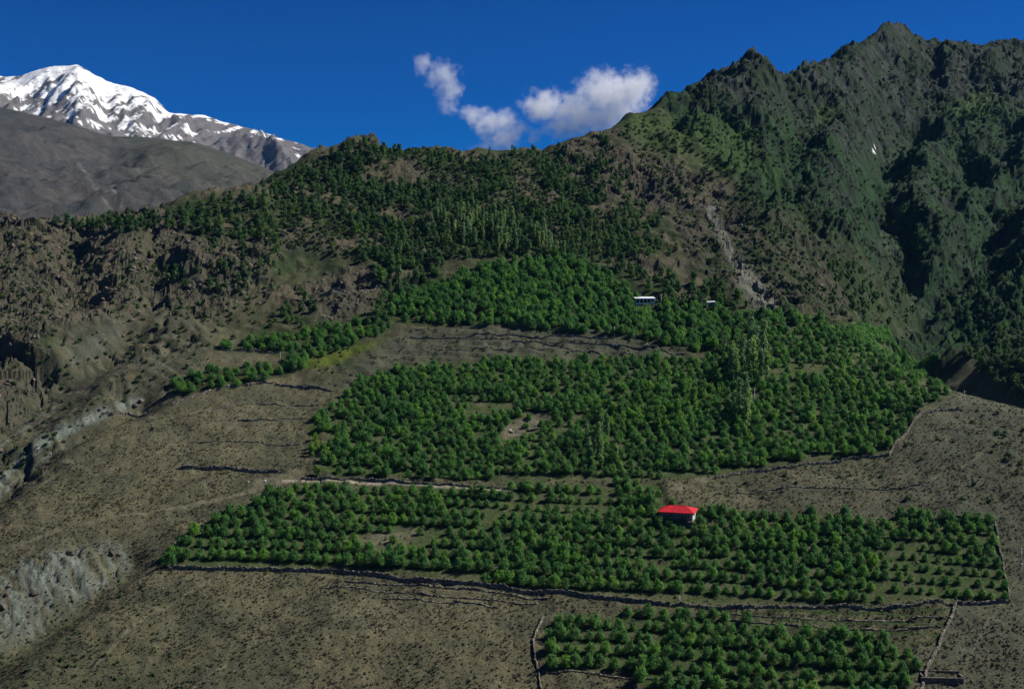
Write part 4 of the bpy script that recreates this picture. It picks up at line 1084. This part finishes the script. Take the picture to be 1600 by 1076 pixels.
# sunken enclosure bottom right --------------------------------------
p = at(1473, 1066)
en = empty('sunken_enclosure', (p.x, p.y, p.z), math.radians(-3)); tag(en, 'small rectangular roofless stone enclosure at the bottom corner', 'enclosure')
MB().box(-4.6, 4.6, 2.3, 2.62, -1.2, 2.0).build('rear_wall', M_wall, en)
MB().box(-5.0, 4.6, -.4, -.08, -1.6, 1.25).build('front_wall', M_wall, en)
MB().box(-4.6, -4.28, -.077, 2.297, -1.4, 1.5).build('side_wall', M_wall, en)
MB().box(4.28, 4.6, -.077, 2.297, -1.4, 1.5).build('side_wall', M_wall, en)

# ------------------------------------------------------------------ clouds
def cloud(name, label, blobs, dist, dens, seed, thresh=.42):
    k = dist/F
    cs = [((a-800)*k, (EY-b)*k, rx*k, ry*k) for a, b, rx, ry in blobs]
    x0 = min(c[0]-c[2]*1.35 for c in cs); x1 = max(c[0]+c[2]*1.35 for c in cs); z0 = min(c[1]-c[3]*1.4 for c in cs); z1 = max(c[1]+c[3]*1.4 for c in cs)
    dp = max(min(c[2], c[3]) for c in cs)*1.6
    cx, cz = (x0+x1)/2, (z0+z1)/2
    o = MB().box(x0-cx, x1-cx, -dp, dp, z0-cz, z1-cz).build(name, bpy.data.materials.new(name)); o.location = (cx, dist, cz)
    m = o.data.materials[0]; m.use_nodes = True; nt = m.node_tree; nt.nodes.clear(); L = nt.links
    out = nt.nodes.new('ShaderNodeOutputMaterial'); pv = nt.nodes.new('ShaderNodeVolumePrincipled'); L.new(pv.outputs[0], out.inputs['Volume'])
    pv.inputs['Color'].default_value = (1,1,1,1); pv.inputs['Anisotropy'].default_value = 0.0
    tc = nt.nodes.new('ShaderNodeTexCoord')
    def vmath(op, a, b):
        n = nt.nodes.new('ShaderNodeVectorMath'); n.operation = op
        for i, s_ in enumerate((a, b)):
            if s_ is None: continue
            if isinstance(s_, tuple): n.inputs[i].default_value = s_
            else: L.new(s_, n.inputs[i])
        return n
    def fm(op, a, b, clamp=False):
        n = nt.nodes.new('ShaderNodeMath'); n.operation = op; n.use_clamp = clamp
        for i, s_ in enumerate((a, b)):
            if isinstance(s_, (int, float)): n.inputs[i].default_value = s_
            else: L.new(s_, n.inputs[i])
        return n.outputs[0]
    nz1 = nt.nodes.new('ShaderNodeTexNoise'); nz1.inputs['Scale'].default_value = 1/(46*k); nz1.inputs['Detail'].default_value = 2
    off = vmath('ADD', tc.outputs['Object'], (seed*913., seed*311., 0)); L.new(off.outputs[0], nz1.inputs['Vector'])
    nz2 = nt.nodes.new('ShaderNodeTexNoise'); nz2.inputs['Scale'].default_value = 1/(17*k); nz2.inputs['Detail'].default_value = 8; nz2.inputs['Roughness'].default_value = .68
    L.new(off.outputs[0], nz2.inputs['Vector'])
    warp = vmath('SUBTRACT', nz1.outputs['Color'], (.5,.5,.5)); wp = vmath('SCALE', warp.outputs[0], None); wp.inputs['Scale'].default_value = 26*k
    pos = vmath('ADD', tc.outputs['Object'], wp.outputs[0])
    best = None
    for (x, z, rx_, rz_) in cs:
        d = vmath('SUBTRACT', pos.outputs[0], (x-cx, 0, z-cz)); s_ = vmath('DIVIDE', d.outputs[0], (rx_, min(rx_, rz_)*1.15, rz_)); ln = vmath('LENGTH', s_.outputs[0], None)
        v = fm('SUBTRACT', 1.0, ln.outputs['Value']); best = v if best is None else fm('MAXIMUM', best, v)
    nn = fm('MULTIPLY', fm('SUBTRACT', nz2.outputs['Fac'], .5), 3.3)
    val = fm('SUBTRACT', fm('ADD', fm('MULTIPLY', best, 1.2), nn), thresh-.25)
    # fade to nothing inside the domain
    edge = fm('MULTIPLY', fm('ADD', best, .32), 3.2, True)
    de = fm('MULTIPLY', fm('MULTIPLY', fm('MULTIPLY', val, 1.4, True), edge), dens)
    L.new(de, pv.inputs['Density'])
    return tag(o, label, 'cloud', 'white clouds over the saddle')
CD = 9000.0
cloud('cloud', 'large bright white cloud resting behind the rising ridge', [(850,165,44,30),(900,175,60,34),(950,148,62,44),(985,140,42,36),(1003,132,26,26),(940,188,95,30),(890,200,60,22),(845,158,26,18),(960,175,60,34)], CD, .008, 1)
cloud('cloud', 'torn middle cloud low over the saddle', [(742,178,24,18),(812,205,22,14),(765,195,28,24),(790,193,28,22),(785,218,38,22),(775,230,46,14),(832,213,12,14)], CD*1.0, .008, 2)
cloud('cloud', 'small thin upper cloud drifting alone', [(660,98,20,20),(692,113,28,22),(702,138,22,32),(700,165,18,18),(680,125,16,14)], CD*1.02, .005, 3)
scene.cycles.volume_bounces = 18
scene.cycles.max_bounces = 20
scene.cycles.volume_step_rate = .35

# ------------------------------------------------------------------ air
hzm = bpy.data.materials.new('haze'); hzm.use_nodes = True; nt = hzm.node_tree; nt.nodes.clear()
out = nt.nodes.new('ShaderNodeOutputMaterial'); pv = nt.nodes.new('ShaderNodeVolumePrincipled'); nt.links.new(pv.outputs[0], out.inputs['Volume'])
pv.inputs['Color'].default_value = (.17,.48,1,1); pv.inputs['Density'].default_value = 1.7e-5; pv.inputs['Anisotropy'].default_value = .1
hz_ = MB().box(-5600, 5600, -60, 4700, -420, 1000).build('haze', hzm)
tag(hz_, 'thin blue mountain air between camera and far peaks', None, None, 'stuff')
